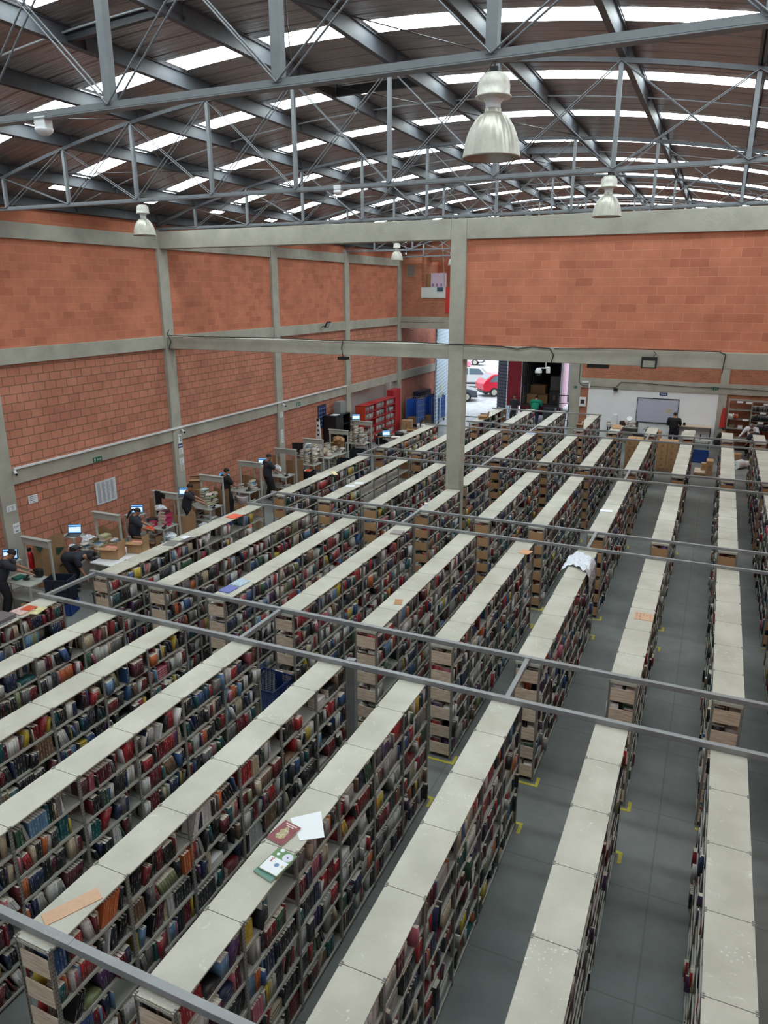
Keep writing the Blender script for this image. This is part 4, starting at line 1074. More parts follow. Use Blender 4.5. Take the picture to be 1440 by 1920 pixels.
# ================================================================== WORKSTATIONS AND LOOSE THINGS
rd = random.Random(5)
def legs4(t, x0, x1, y0, y1, h, s=0.035, m=None):
    for x in (x0, x1):
        for y in (y0, y1): MB().box(x-s/2, x+s/2, y-s/2, y+s/2, 0, h).build('leg', m or M_TABLE, t)
YS = [11.66, 13.95, 16.3, 18.5, 20.68, 23.05, 25.15, 27.35, 29.72]
SW = ['nearest','second','third','fourth','fifth','sixth','seventh','eighth','ninth']
def workstation(i, y):
    t = thing('packing_desk', 'grey steel packing desk with overhead header frame, %s along the left wall' % SW[i], 'desk', (-14.55, y, 0), 0, 'packing desks along the left wall')
    MB().box(-0.52, 0.47, -0.66, 0.0, 0.82, 0.85).build('table_top', M_TABLE, t, bevel=0.004)
    MB().box(-0.48, 0.43, -0.62, -0.03, 0.42, 0.44).build('lower_shelf', M_TABLE, t)
    legs4(t, -0.49, 0.44, -0.63, -0.04, 0.82)
    for x in (-0.36, 0.50): MB().box(x-0.025, x+0.025, 0.01, 0.05, 0, 1.76).build('frame_post', M_TABLE, t)
    MB().box(-0.38, 0.52, -0.02, 0.05, 1.60, 1.78).box(-0.42, 0.54, -0.05, 0.07, 1.765, 1.785).build('header_board', M_TABLE, t)
    return t
for i, y in enumerate(YS): workstation(i, y)
M_SCREEN = mat('laptop_screen', (120, 180, 225), 0.3, emit=(110, 175, 235), estr=0.95)
M_SCR_UI = mat('screen_band', (60, 90, 130), 0.3, emit=(45, 75, 115), estr=0.7)
M_SCR_W = mat('screen_page', (225, 235, 245), 0.3, emit=(215, 232, 245), estr=0.8)
def laptop(x, y, z, rz, label, dark=False, stand=True):
    t = thing('laptop', label, 'laptop', (x, y, z), rz, 'open laptops')
    m = M_DARK if dark else M_ALU
    MB().box(-0.18, 0.18, -0.24, 0, 0, 0.018).build('base', m, t)
    MB().box(-0.16, 0.16, -0.13, -0.02, 0.018, 0.021).build('keyboard', M_BLACK if not dark else M_DARK, t)
    MB().obox((0, 0.045, 0.135), (0.36, 0.012, 0.25), rx=-0.25).build('lid', M_BLACK, t)
    MB().obox((0, 0.037, 0.136), (0.335, 0.004, 0.215), rx=-0.25).build('screen', M_SCREEN, t)
    MB().obox((0, 0.046, 0.205), (0.335, 0.004, 0.022), rx=-0.25).obox((-0.05,0.0455,0.185),(0.2,0.004,0.008), rx=-0.25).build('screen_header', M_SCR_UI, t)
    MB().obox((0, 0.030, 0.118), (0.30, 0.004, 0.12), rx=-0.25).build('screen_page', M_SCR_W, t)
    return t
def laptop_stand(i, x, y, h):
    t = thing('laptop_stand', 'narrow grey stand against the wall under the laptop, %s station' % SW[i], 'stand', (x, y, 0), 0, 'laptop stands')
    MB().box(-0.25, 0.25, -0.30, 0.14, h-0.025, h).build('top', M_TABLE, t); MB().box(-0.24, 0.24, -0.29, 0.13, 0.4, 0.42).build('lower_shelf', M_TABLE, t)
    legs4(t, -0.22, 0.22, -0.27, 0.11, h-0.025)
for i, (y, x) in enumerate([(11.65,-15.45),(13.8,-15.55),(16.0,-15.35),(18.2,-15.35),(20.42,-15.4),(22.95,-15.45),(26.8,-15.6)]):
    k = i if i < 6 else 6
    laptop_stand(k, x, y, 1.10); laptop(x, y, 1.10, HALF(28), 'open laptop with lit blue screen on its stand, %s from the camera' % ordw(i), dark=i in (0, 1, 3))
laptop(-14.9, 29.9, 1.79, HALF(25), 'laptop lit blue standing on top of the last desk frame')
laptop(-14.0, 31.3, 0.86, HALF(30), 'laptop on the far desk beside the seated person')

def desk_item(fn): return fn
REC2 = []
# book piles: individual books, copies of the shelf book laid flat
WORDS = {p[1]: p[0] for p in PAL}
def pile(cx, cy, z, n, words, where, jitter=0.02, rz0=0.0, depth=0.16, ht=0.23, th=(0.02, 0.05)):
    for k in range(n):
        w = rd.choice(words); T = rd.uniform(*th); c = tuple(min(255, v*rd.uniform(0.9,1.1)) for v in WORDS[w])
        rz = rz0 + rd.uniform(-0.25, 0.25)
        # lying: height axis horizontal; thickness axis vertical. local x (spine) towards camera side
        R = Matrix.Rotation(rz, 3, 'Z') @ Matrix.Rotation(math.pi/2, 3, 'X')
        e = R.to_euler(); off = R @ Vector((0, 0, -ht/2))
        place_book((cx+rd.uniform(-jitter,jitter)+off.x, cy+rd.uniform(-jitter,jitter)+off.y, z+T/2), (depth*rd.uniform(0.9,1.05), T, ht*rd.uniform(0.9,1.0)), e, c, '%s book, %s up in %s' % (w, ordw(k), where), 'books piled on the packing desks')
        z += T
    return z
def pile_stuff(cx, cy, z, n, words=None, jitter=0.03):
    for k in range(n):
        p = rd.choices(PAL, PW)[0] if words is None else (WORDS[rd.choice(words)], '')
        T = rd.uniform(0.02, 0.05)
        REC2.append((cx+rd.uniform(-jitter,jitter), cy+rd.uniform(-jitter,jitter), z+T/2, T, rd.uniform(0.14,0.19), rd.uniform(0.2,0.26), 'flat', rd.choice((1,-1)), p[0], '', None)); z += T
# pink pile at the third desk
WORDS['hot pink'] = (196, 40, 96)
pile(-14.26, 16.02, 0.855, 9, ['hot pink'], 'the tall pink pile on the third desk', 0.012, 0.1, 0.2, 0.28, (0.035, 0.05))
pile(-14.28, 15.99, 1.24, 2, ['maroon'], 'the dark pair topping the pink pile', 0.01, 0.1, 0.18, 0.27, (0.04, 0.05))
pile(-14.52, 16.12, 0.855, 7, ['hot pink', 'cream'], 'the narrow pink pile on the third desk', 0.015, 0.1, 0.15, 0.22, (0.04, 0.06))
pile(-14.62, 15.85, 0.855, 3, ['hot pink'], 'the low pink pile on the third desk', 0.01, 0.1, 0.15, 0.2, (0.04, 0.05))
pile(-14.3, 13.66, 0.855, 10, ['cream', 'white', 'olive green'], 'the right cream pile on the second desk', 0.02, 0.2, 0.2, 0.27, (0.03, 0.05))
pile(-14.62, 13.55, 0.855, 8, ['cream', 'white', 'brown'], 'the middle cream pile on the second desk', 0.02, 0.1, 0.17, 0.24, (0.03, 0.045))
pile(-14.85, 13.7, 0.855, 5, ['cream', 'light blue'], 'the left pile on the second desk', 0.02, 0.0, 0.18, 0.25, (0.03, 0.05))
pile(-14.45, 18.28, 0.855, 9, ['white', 'light grey', 'black', 'cream'], 'the front pile on the fourth desk', 0.035, 0.3, 0.18, 0.25, (0.03, 0.05))
pile(-14.7, 18.4, 0.855, 14, ['white', 'charcoal', 'cream', 'light grey', 'purple'], 'the tall pile on the fourth desk', 0.03, 0.2, 0.18, 0.25, (0.025, 0.045))
for (x, y, n, zz) in ((-14.32,13.42,9,.855),(-14.55,13.82,11,.855),(-14.75,13.36,7,.855),(-14.15,13.8,8,.855),(-15.0,13.5,4,.855),(-14.25,18.1,3,.855),(-14.5,18.6,10,.855)): pile_stuff(x, y, zz, n, ['cream','white','olive green','light blue','white','brown'])
# the farther desks: heaps counted with the remaining books
for (x, y, n) in ((-14.8,20.5,4),(-14.35,20.55,8),(-14.2,20.45,5),(-14.6,25.0,14),(-14.35,25.0,12),(-14.2,24.8,10),(-14.8,24.9,11),(-14.5,24.75,12),(-14.9,27.1,8),(-14.5,27.0,5),(-14.25,27.15,4),
                  (-14.7,29.5,14),(-14.45,29.5,13),(-14.25,29.45,11),(-14.6,29.3,12),(-14.3,29.25,9),(-14.9,29.45,10),(-15.2,25.3,6)):
    pile_stuff(x, y, 0.855, int(n*1.45), ['cream','white','light grey','grey','charcoal','light blue','cream','white'])
for y in YS[1:]:
    for x in (-14.8, -14.5, -14.3):
        if rd.random() < 0.6: pile_stuff(x, y-0.3, 0.445, rd.randint(2, 5))

# crates
def crate(label, x, y, z, rz, size=(0.58,0.38,0.30), m=None, cut=True, group=None, mesh=False):
    t = thing('plastic_crate', label, 'crate', (x, y, z), rz, group)
    a, b, h = size[0]/2, size[1]/2, size[2]; w = MB(); th = 0.012
    w.box(-a, a, -b, b, 0, 0.012)
    w.box(-a, a, -b, -b+th, 0, h).box(-a, a, b-th, b, 0, h).box(-a, -a+th, -b, b, 0, h).box(a-th, a, -b, b, 0, h)
    for k in range(7):
        xx = -a+0.02+k*(2*a-0.04)/6
        w.box(xx-0.006, xx+0.006, -b-0.008, -b, 0.01, h-0.03).box(xx-0.006, xx+0.006, b, b+0.008, 0.01, h-0.03)
    for k in range(5):
        yy = -b+0.02+k*(2*b-0.04)/4
        w.box(-a-0.008, -a, yy-0.006, yy+0.006, 0.01, h-0.03).box(a, a+0.008, yy-0.006, yy+0.006, 0.01, h-0.03)
    for zz in (0.33*h, 0.66*h): w.box(-a-0.006, a+0.006, -b-0.006, -b, zz-0.005, zz+0.005).box(a, a+0.006, -b-0.006, b+0.006, zz-0.005, zz+0.005).box(-a-0.006, -a, -b-0.006, b+0.006, zz-0.005, zz+0.005)
    w.build('body', m or M_NAVY, t)
    r = MB(); r.box(-a-0.014, a+0.014, -b-0.014, -b+0.004, h-0.03, h).box(-a-0.014, a+0.014, b-0.004, b+0.014, h-0.03, h).box(-a-0.014, -a+0.004, -b-0.014, b+0.014, h-0.03, h).box(a-0.004, a+0.014, -b-0.014, b+0.014, h-0.03, h)
    r.build('rim', m or M_NAVY, t)
    return t
for k in range(3): crate('dark navy crate in the stack by the nearest person, %s' % ['at the bottom','in the middle','on top, open'][k], -13.78, 11.62, k*0.31, HALF(20), (0.56,0.44,0.30), mat('dark_navy_plastic', (28, 36, 52), 0.45) if k else M_BLUE)
crate('low navy crate on the floor near the bending person', -13.2, 12.5, 0, HALF(10), (0.6,0.4,0.32), mat('dark_navy_plastic', (0,0,0)))
crate('empty blue crate on the floor behind the fourth desk person', -13.85, 18.75, 0.0, HALF(15), (0.72,0.5,0.5), M_BLUE)
M_BKP = mat('black_blue_plastic', (30, 36, 44), 0.4)
crate('dark crate stacked near the sixth desk, nearest of the row', -14.0, 23.45, 0, HALF(12), (0.6,0.42,0.42), M_BKP)
crate('dark crate with orange magazines inside, near the seventh desk', -14.15, 24.05, 0, HALF(12), (0.6,0.42,0.75), M_BKP)
crate('dark crate behind the crate with orange magazines', -13.3, 23.5, 0, HALF(12), (0.6,0.42,0.5), M_BKP)
crate('dark crate at the eighth desk holding papers', -13.75, 26.5, 0, HALF(10), (0.6,0.42,0.75), M_BKP)
crate('dark crate at the end of the desks beside a red folder', -14.1, 28.45, 0, HALF(10), (0.65,0.45,0.75), M_BKP)
crate('dark crate with red labels under the third aisle tube', -12.3, 17.3, 0, HALF(8), (0.62,0.42,0.7), M_BKP)
def mags(x, y, z, rz, label, col, n=4, size=(0.21,0.28), cat='magazines'):
    t = thing('magazine_stack', label, cat, (x, y, z), rz)
    for k in range(n):
        MB().obox((rd.uniform(-0.03,0.03), rd.uniform(-0.03,0.03), 0.004+k*0.008), (size[0], size[1], 0.007), rz=rd.uniform(-0.2,0.2)).build('magazine', col if k % 2 == 0 else M_PAPER, t)
    return t
mags(-14.1, 24.05, 0.74, 0.2, 'orange and white magazines in the dark crate', M_ORANGE, 5)
mags(-12.3, 17.3, 0.68, 0.2, 'red and white magazines lying over the dark crate by the third aisle', M_ORANGE, 5)

# white table with open cartons
t = thing('white_table', 'white folding table with two open cartons between desk and shelves', 'table', (-13.64, 13.55, 0))
MB().box(-0.42, 0.52, -0.72, 0.72, 0.80, 0.84).build('table_top', M_WHITE, t, bevel=0.006); legs4(t, -0.36, 0.46, -0.64, 0.64, 0.80)
def carton(label, x, y, z, rz, size=(0.4,0.3,0.25), open_=False, m=None, fill=None, group=None):
    t = thing('carton', label, 'box', (x, y, z), rz, group); m = m or M_CARD; a, b, h = size[0]/2, size[1]/2, size[2]
    if open_:
        MB().box(-a,a,-b,b,0,0.008).box(-a,a,-b,-b+0.006,0,h).box(-a,a,b-0.006,b,0,h).box(-a,-a+0.006,-b,b,0,h).box(a-0.006,a,-b,b,0,h).build('body', m, t)
        MB().obox((0,-b-0.045,h+0.02),(2*a,0.1,0.005),rx=0.4).build('flap', m, t); MB().obox((0,b+0.045,h+0.03),(2*a,0.1,0.005),rx=-0.6).build('flap', m, t)
        MB().obox((a+0.01,0,h+0.09),(0.005,2*b,0.18)).build('flap', m, t)
        if fill: MB().box(-a+0.02,a-0.02,-b+0.02,b-0.02,0.02,h-0.04).build('contents', fill, t)
    else:
        MB().box(-a,a,-b,b,0,h).build('body', m, t, bevel=0.004); MB().box(-a-0.001,a+0.001,-0.025,0.025,h-0.06,h+0.001).build('tape', mat('packing_tape', (196, 176, 146), 0.3), t)
        MB().box(-0.05,0.05,-b-0.001,-b,h*0.35,h*0.7).build('printed_mark', M_CARD_D, t)
    return t
M_REDW = mat('red_white_covers', (222, 150, 140), 0.5, noise=0.3, nscale=14)
carton('open carton of red and white booklets at the near end of the white table', -13.8, 13.38, 0.845, HALF(15), (0.5,0.4,0.27), True, fill=M_REDW)
carton('open carton with a raised flap at the far end of the white table', -13.5, 13.98, 0.845, HALF(15), (0.45,0.38,0.27), True, fill=M_REDW)
carton('brown open carton under the third desk', -14.6, 15.72, 0.15, 0, (0.6,0.4,0.3), True, m=M_CARD_D)
carton('brown open carton under the nearest desk', -14.2, 11.25, 0.0, 0.2, (0.5,0.4,0.35), True, m=M_CARD_D)
carton('cardboard box standing under the fifth desk', -14.45, 20.1, 0.0, 0.1, (0.42,0.36,0.45), False)
t = thing('waste_bin', 'bin with pinkish plastic liner under the fifth desk', 'bin', (-14.42, 20.08, 0.455))
MB().lathe([(0.0,0),(0.17,0.0),(0.2,0.2),(0.22,0.26),(0.2,0.27),(0.17,0.1),(0,0.08)], 16).build('liner', mat('pink_film', (216, 200, 204), 0.35, bump=0.6, bscale=20), t)
def bag(x, y, z, r, label, m=None):
    v = MB(); n, k = 18, 10; vs = []
    for j in range(k+1):
        ph = math.pi*j/k
        for i in range(n):
            q = 2*math.pi*i/n; rr = 1+0.16*math.sin(q*3+ph*4)+rd.uniform(-0.09,0.09)
            vs.append((r[0]*rr*math.sin(ph)*math.cos(q), r[1]*rr*math.sin(ph)*math.sin(q), r[2]+max(-r[2], r[2]*rr*math.cos(ph))))
    v.add(vs, [(j*n+i, (j+1)*n+i, (j+1)*n+(i+1)%n, j*n+(i+1)%n) for j in range(k) for i in range(n)], 0, False)
    return tag(v.build('plastic_bag', m or M_PLASTIC, loc=(x,y,z)), label, 'bag')
bag(-15.0, 13.75, 0.855, (0.25,0.16,0.15), 'white plastic bag heaped on the left of the second desk')
bag(-15.15, 13.3, 0.855, (0.1,0.1,0.08), 'small white plastic bag at the corner of the second desk')
bag(-14.6, 16.2, 1.2, (0.2,0.1,0.1), 'white foam sheet behind the pink books')
bag(-14.25, 17.7, 0.0, (0.2,0.18,0.22), 'clear plastic bag of scraps under the fourth desk')
bag(-14.0, 22.0, 0.0, (0.2,0.2,0.18), 'grey clear bag on the floor beside the tall man')
bag(-14.75, 22.85, 0.86, (0.16,0.12,0.16), 'crumpled white paper on the sixth desk')
bag(-14.22, 16.0, 0.445, (0.2,0.2,0.1), 'clear plastic bag on the lower shelf of the third desk')
t = bag(-14.42, 15.42, 0.86, (0.16,0.12,0.06), 'orange plastic bag held on the third desk', mat('orange_film', (222, 84, 48), 0.35))
# scanners and small machines
def scanner(x, y, z, label, m=None):
    t = thing('barcode_scanner', label, 'scanner', (x, y, z), rd.uniform(-0.5, 0.5), 'black barcode scanners')
    MB().blob((0,0,0.03),(0.09,0.06,0.03)).build('base', m or M_BLACK, t); MB().tube((0,0,0.03),(0.02,0.02,0.09),0.02,10).blob((0.03,0.03,0.1),(0.05,0.035,0.025)).build('head', m or M_BLACK, t)
for i, (x, y) in enumerate(((-14.5,11.28),(-14.14,15.75),(-14.1,18.05),(-14.3,20.25),(-14.2,22.6))):
    scanner(x, y, 0.855, 'black barcode scanner on the packing desk, %s from the camera' % ordw(i))
tag(MB().box(-15.0,-14.72,15.98,16.2,0.855,0.99).build('label_printer', M_DARK, bevel=0.02), 'dark label printer on the third desk beside the laptop', 'printer')
tag(MB().box(-15.05,-14.78,13.1,13.35,0.855,1.02).build('label_printer', M_DARK, bevel=0.02), 'dark label printer at the front of the second desk', 'printer')
t = thing('monitor', 'black monitor seen from behind at the seventh desk', 'monitor', (-15.15, 25.2, 1.1), HALF(20)); MB().box(-0.3,0.3,-0.02,0.02,0.08,0.46).build('panel', M_BLACK, t); MB().box(-0.04,0.04,-0.02,0.02,0,0.1).box(-0.12,0.12,-0.08,0.08,0,0.012).build('stand', M_BLACK, t)
t = thing('laptop_stand', 'grey stand carrying the black monitor', 'stand', (-15.2, 25.2, 0)); MB().box(-0.3,0.3,-0.25,0.25,1.07,1.1).build('top', M_TABLE, t); legs4(t,-0.25,0.25,-0.2,0.2,1.07)
tag(MB().obox((-14.72,16.27,1.42),(0.2,0.05,0.75)).obox((-14.58,16.27,1.68),(0.22,0.06,0.14),ry=0.3).build('jacket', mat('black_cloth', (18,18,20), 0.9)), 'black jacket hung over the third desk frame', 'jacket')
bagx = tag(MB().obox((-14.4,11.55,0.96),(0.24,0.14,0.22),rz=0.3).build('backpack', M_BLACK, bevel=0.05), 'black bag on the nearest desk beside the hands', 'bag')
tag(MB().box(-14.85,-14.66,11.15,11.4,0.855,0.9).build('green_box', mat('teal_card', (30,110,96), 0.6)), 'small teal box on the nearest desk', 'box')
# big crumpled cardboard sheets leaning at the wall
def board_fold(name, label, pts, h, m=None, seed=1, lean=0.0):
    r = random.Random(seed); v = MB(); n = len(pts); th = 0.012; vs = []
    for (x, y) in pts:
        hh = h*r.uniform(0.86, 1.08); vs += [(x, y, 0), (x+lean, y, hh)]
    vs2 = [(x-th, y+th, z) for x, y, z in vs]; o = len(vs)
    f = []
    for i in range(n-1):
        a = 2*i; f += [(a, a+2, a+3, a+1), (o+a, o+a+1, o+a+3, o+a+2), (a+1, a+3, o+a+3, o+a+1)]
    f += [(0,1,o+1,o), (2*n-2, o+2*n-2, o+2*n-1, 2*n-1)]
    v.add(vs+vs2, f); return tag(v.build(name, m or M_CARD_D), label, 'cardboard')
def arc(cx, cy, rx, ry, a0, a1, n): return [(cx+rx*math.cos(math.radians(a0+(a1-a0)*i/n)), cy+ry*math.sin(math.radians(a0+(a1-a0)*i/n))) for i in range(n+1)]
o = board_fold('cardboard_container', 'huge torn cardboard container with a dark green arrow, behind the nearest desk', arc(-15.75, 12.95, 0.5, 0.5, -75, 80, 7), 1.42, seed=3)
gm = mat('green_print', (34, 66, 50), 0.8)
MB().add([(-15.26,12.86,0.75),(-15.25,13.14,0.98),(-15.25,12.86,1.05)],[(0,1,2)]).add([(-15.42,12.52,1.0),(-15.5,12.44,1.2),(-15.34,12.62,1.22)],[(0,1,2)]).build('printed_arrow', gm, o)
MB().add([(-15.235,12.9,0.5),(-15.232,13.5,0.58),(-15.232,13.5,0.62),(-15.235,12.9,0.54)],[(0,1,2,3)]).build('strapping', M_BLACK, o)
board_fold('cardboard_container', 'brown cardboard panel folded behind the second desk frame', arc(-15.3, 14.7, 0.45, 0.5, -80, 90, 6), 1.2, seed=8)
board_fold('cardboard_container', 'round-cornered cardboard panel right of the pink books', arc(-14.25, 16.75, 0.35, 0.42, -90, 90, 6), 1.15, seed=9)
board_fold('cardboard_sheet', 'tan cardboard sheet between laptop and black jacket', [(-15.3,16.5),(-14.9,16.35)], 1.4, M_CARD, seed=2)
board_fold('cardboard_sheet', 'cardboard panel behind the fourth desk pile', [(-14.75,18.95),(-14.3,18.85),(-14.0,18.75)], 1.4, seed=4)
board_fold('cardboard_sheet', 'cardboard sheet behind the fifth desk frame', [(-15.1,21.0),(-14.7,20.95),(-14.2,20.85)], 1.15, seed=6)
board_fold('cardboard_sheet', 'tan cardboard sheet standing behind the sixth laptop', [(-15.3,23.4),(-14.85,23.25)], 1.55, M_CARD, seed=7)
board_fold('cardboard_sheet', 'folded cardboard with crumpled paper behind the sixth desk frame', [(-14.7,23.4),(-14.35,23.3),(-14.0,23.5)], 1.3, seed=12)
carton('open brown carton on a high stack behind the fourth laptop', -15.5, 19.0, 1.15, 0.6, (0.42,0.36,0.3), True, m=M_CARD_D)
tag(MB().box(-15.8,-15.2,18.75,19.3,0,1.15).build('carton_stack', M_CARD_D), 'brown carton under the open carton behind the fourth laptop', 'box')
# fire extinguisher
t = thing('fire_extinguisher', 'red fire extinguisher by the near left column', 'fire extinguisher', (-16.08, 12.72, 0.30))
MB().lathe([(0,0),(0.085,0),(0.09,0.02),(0.09,0.48),(0.06,0.56),(0.03,0.58),(0,0.58)],20).build('cylinder', M_RED, t); MB().box(-0.03,0.03,-0.05,0.05,0.58,0.66).build('valve', M_BLACK, t); MB().poly([(0.03,0,0.6),(0.12,0,0.5),(0.11,0,0.25)],0.012).build('hose', M_BLACK, t)
MB().box(-0.02,0.02,-0.02,0.02,-0.3,0.0).box(-0.1,0.1,-0.1,0.1,-0.3,-0.28).build('stand', M_DARK, t)
# wall stand like a tall white ruler
t = thing('measuring_stand', 'tall tapering white stand with dark top near the blue poster', 'stand', (-16.0, 28.3, 0)); MB().prism([(-0.2,0),(0.2,0),(0.06,2.0),(-0.06,2.0)], -0.03, 0.03).build('panel', M_WHITE, t); MB().box(-0.06,0.06,-0.035,0.035,1.9,2.02).build('cap', M_BLACK, t)
m_ = MB()
for z in (1.3,1.5,1.7): m_.tube((0,-0.031,z),(0,-0.034,z),0.05,14)
m_.build('round_marks', M_DARK, t)
# black cabinet with grey unit
t = thing('black_cabinet', 'tall black open cabinet at the end of the brick wall', 'cabinet', (-16.0, 30.15, 0), 0)
MB().box(-0.35,0.3,-0.75,-0.72,0,1.95).box(-0.35,0.3,0.72,0.75,0,1.95).box(-0.35,0.3,-0.01,0.01,0,1.95).box(-0.35,0.3,-0.75,0.75,1.93,1.95).box(-0.35,-0.33,-0.75,0.75,0,1.95).box(-0.35,0.3,-0.75,0.75,0,0.05).build('body', M_BLACK, t)
for z in (0.5,0.98,1.45): MB().box(-0.33,0.28,-0.72,0.72,z,z+0.02).build('shelf', M_BLACK, t)
MB().box(0.3,0.32,-0.74,-0.05,0.05,1.93).build('door', M_BLACK, t)
tag(MB().box(-16.2,-15.85,30.2,30.75,1.955,2.5).build('metal_box', mat('galvanised_box', (150,152,152), 0.5, 0.3), bevel=0.01), 'grey metal unit standing on the black cabinet', 'box')
tag(MB().box(-16.1,-15.8,29.6,30.0,1.955,1.98).build('paper_sheet', M_PAPER), 'white papers on top of the black cabinet', 'paper')
# more clutter between the far desks
carton('open carton with papers between the seventh and eighth desk', -14.9, 26.1, 0.3, 0.2, (0.5,0.4,0.5), True)
carton('brown carton between the eighth and ninth desk', -15.1, 28.4, 0.0, 0.1, (0.5,0.45,1.0), True, m=M_CARD_D)
t = thing('work_table', 'low grey table with piles between the seventh and eighth desk', 'table', (-14.7, 26.2, 0)); MB().box(-0.55,0.6,-0.4,0.35,0.84,0.87).build('table_top', M_TABLE, t); legs4(t,-0.5,0.55,-0.35,0.3,0.84)
for (x, y, n) in ((-14.9,26.2,9),(-14.6,26.1,5),(-14.35,26.25,3),(-15.1,26.3,12)): pile_stuff(x, y, 0.875, n, ['white','cream','pink','light grey','red'])
bag(-14.6, 26.35, 0.88, (0.18,0.14,0.14), 'beige cloth bag on the low grey table', mat('beige_cloth', (196,184,160), 0.9))
bag(-14.85, 25.3, 1.3, (0.2,0.15,0.12), 'heap of torn white paper over the seventh desk piles', M_PAPER)
bag(-15.0, 28.3, 1.0, (0.25,0.2,0.15), 'crumpled brown paper in the carton before the ninth desk', M_CARD)
# red bookcases
MR = mat('orange_red_melamine', (198, 62, 36), 0.5); MR2 = mat('red_melamine', (176, 40, 44), 0.5)
for i in range(3):
    y = 32.55+i*1.28
    t = thing('bookcase', 'orange-red bookcase full of books, %s of three' % ['nearest','middle','farthest'][i], 'bookcase', (-15.95, y, 0), 0, 'red bookcases')
    MB().box(-0.3,0.25,0,0.03,0,2.0).build('side_panel', MR, t); MB().box(-0.3,0.25,1.22,1.25,0,2.0).build('side_panel', MR2, t)
    MB().box(-0.3,-0.28,0,1.25,0,2.0).build('back_panel', MR2, t); MB().box(-0.3,0.27,0,1.25,1.98,2.0).build('top_panel', MR2, t)
    for k in range(5):
        z = 0.06+0.39*k; MB().box(-0.28,0.25,0.03,1.22,z,z+0.025).build('shelf', MR2, t)
        yy = y+0.06
        while yy < y+1.15:
            th = rd.uniform(0.02,0.05); p = rd.choices(PAL, PW)[0]
            if rd.random() < 0.9: REC2.append((-15.86, yy+th/2, z+0.026, th, 0.17, rd.uniform(0.22,0.3), rd.uniform(-0.1,0.1), 1, tuple(v*0.35+215*0.65 for v in p[0]) if rd.random() < 0.75 else p[0], '', None))
            yy += th*1.08
tag(MB().box(-16.3,-15.9,36.5,37.5,0,2.3).build('red_cabinet', MR2), 'dark red cabinet behind the farthest bookcase', 'cabinet')
carton('brown carton on the floor by the doorway column', -15.4, 37.3, 0, 0.2, (0.55,0.5,0.6))
t = thing('wall_shelf', 'small wall shelf with rolled paper above the red bookcases', 'shelf', (-16.9, 35.2, 2.62)); MB().box(-0.25,0.25,-0.9,0.9,0,0.03).build('board', M_SHELF, t)
tag(MB().box(-17.1,-16.75,34.4,34.8,2.655,2.85).build('red_box', M_RED), 'red box on the small wall shelf', 'box')
tag(MB().tube((-16.9,35.1,2.76),(-16.9,35.9,2.76),0.1,12).build('paper_roll', M_PAPER), 'white roll lying on the small wall shelf', 'roll')
t = thing('grey_rack', 'small grey rack left of the red bookcases', 'rack', (-16.3, 32.15, 0)); 
for z in (0.3,0.7,1.1,1.5): MB().box(-0.3,0.3,-0.16,0.16,z,z+0.02).build('shelf', M_SHELF, t)
legs4(t,-0.3,0.3,-0.16,0.16,1.6,0.03,M_SHELF)
# far desks near the seated people
for (x, y, lab) in ((-13.75, 31.45, 'dark table of the seated person, covered with papers'), (-13.4, 32.9, 'grey table near the person with long hair')):
    t = thing('work_table', lab, 'table', (x, y, 0)); MB().box(-0.6,0.5,-0.4,0.4,0.80,0.83).build('table_top', mat('brown_table', (120,92,66),0.6) if x < -13.5 else M_TABLE, t); legs4(t,-0.55,0.45,-0.35,0.35,0.8)
mags(-13.45, 31.2, 0.835, 0.3, 'orange and white packages on the table of the seated person', M_ORANGE, 6, (0.4,0.3))
tag(MB().obox((-13.5,31.7,0.93),(0.4,0.3,0.18),rz=0.3).build('black_bag', M_BLACK, bevel=0.05), 'black bag on the table of the seated person', 'bag')
carton('flat open carton on the table near the long-haired person', -13.3, 32.9, 0.835, 0.2, (0.5,0.4,0.12), True)
tag(MB().prism([(-0.4,0),(0.4,0),(0.4,0.5),(0.3,0.68),(-0.3,0.68),(-0.4,0.5)],-0.2,0.2).build('grey_container', M_TABLE, loc=(-12.95,31.6,0.2)), 'rounded grey plastic container beside the seated person', 'container')

# ------------------------------------------------------------------ things lying on the shelf tops
ZT = SH+0.0165
def flat_book(label, x, y, rz, size, cover, art=None, z=ZT, th=0.02):
    t = thing('book', label, 'book', (x, y, z), rz)
    MB().box(-size[0]/2,size[0]/2,-size[1]/2,size[1]/2,0,0.002).box(-size[0]/2,size[0]/2,-size[1]/2,size[1]/2,th-0.002,th).box(-size[0]/2,-size[0]/2+0.003,-size[1]/2,size[1]/2,0,th).build('cover', cover, t)
    MB().box(-size[0]/2+0.003,size[0]/2-0.004,-size[1]/2+0.004,size[1]/2-0.004,0.002,th-0.002).build('page_block', M_PAGES, t)
    if art: art(t, th)
    return t
M_CRIM = mat('crimson_cover', (128, 52, 62), 0.3, noise=0.25, nscale=30)
M_GOLD = mat('mottled_gold_print', (168, 156, 110), 0.35, noise=0.45, nscale=45)
def art1(t, th):
    v = MB(); n = 16
    v.add([(0.05*math.cos(2*math.pi*i/n)*(1+0.3*math.sin(3*i)), -0.02+0.095*math.sin(2*math.pi*i/n)*(1+0.2*math.cos(5*i)), th+0.0006) for i in range(n)], [tuple(range(n))]); v.build('cover_picture', M_GOLD, t)
    MB().box(-0.07,0.07,0.115,0.13,th,th+0.0008).box(-0.05,0.05,0.09,0.102,th,th+0.0008).build('title_band', mat('pale_print', (214,196,190),0.4), t)
    MB().poly([(-0.04,-0.06,th+0.001),(0.0,-0.05,th+0.001),(0.03,-0.02,th+0.001)],0.003).poly([(-0.01,0.02,th+0.001),(0.04,0.03,th+0.001)],0.003).build('pale_strokes', M_PAPER, t)
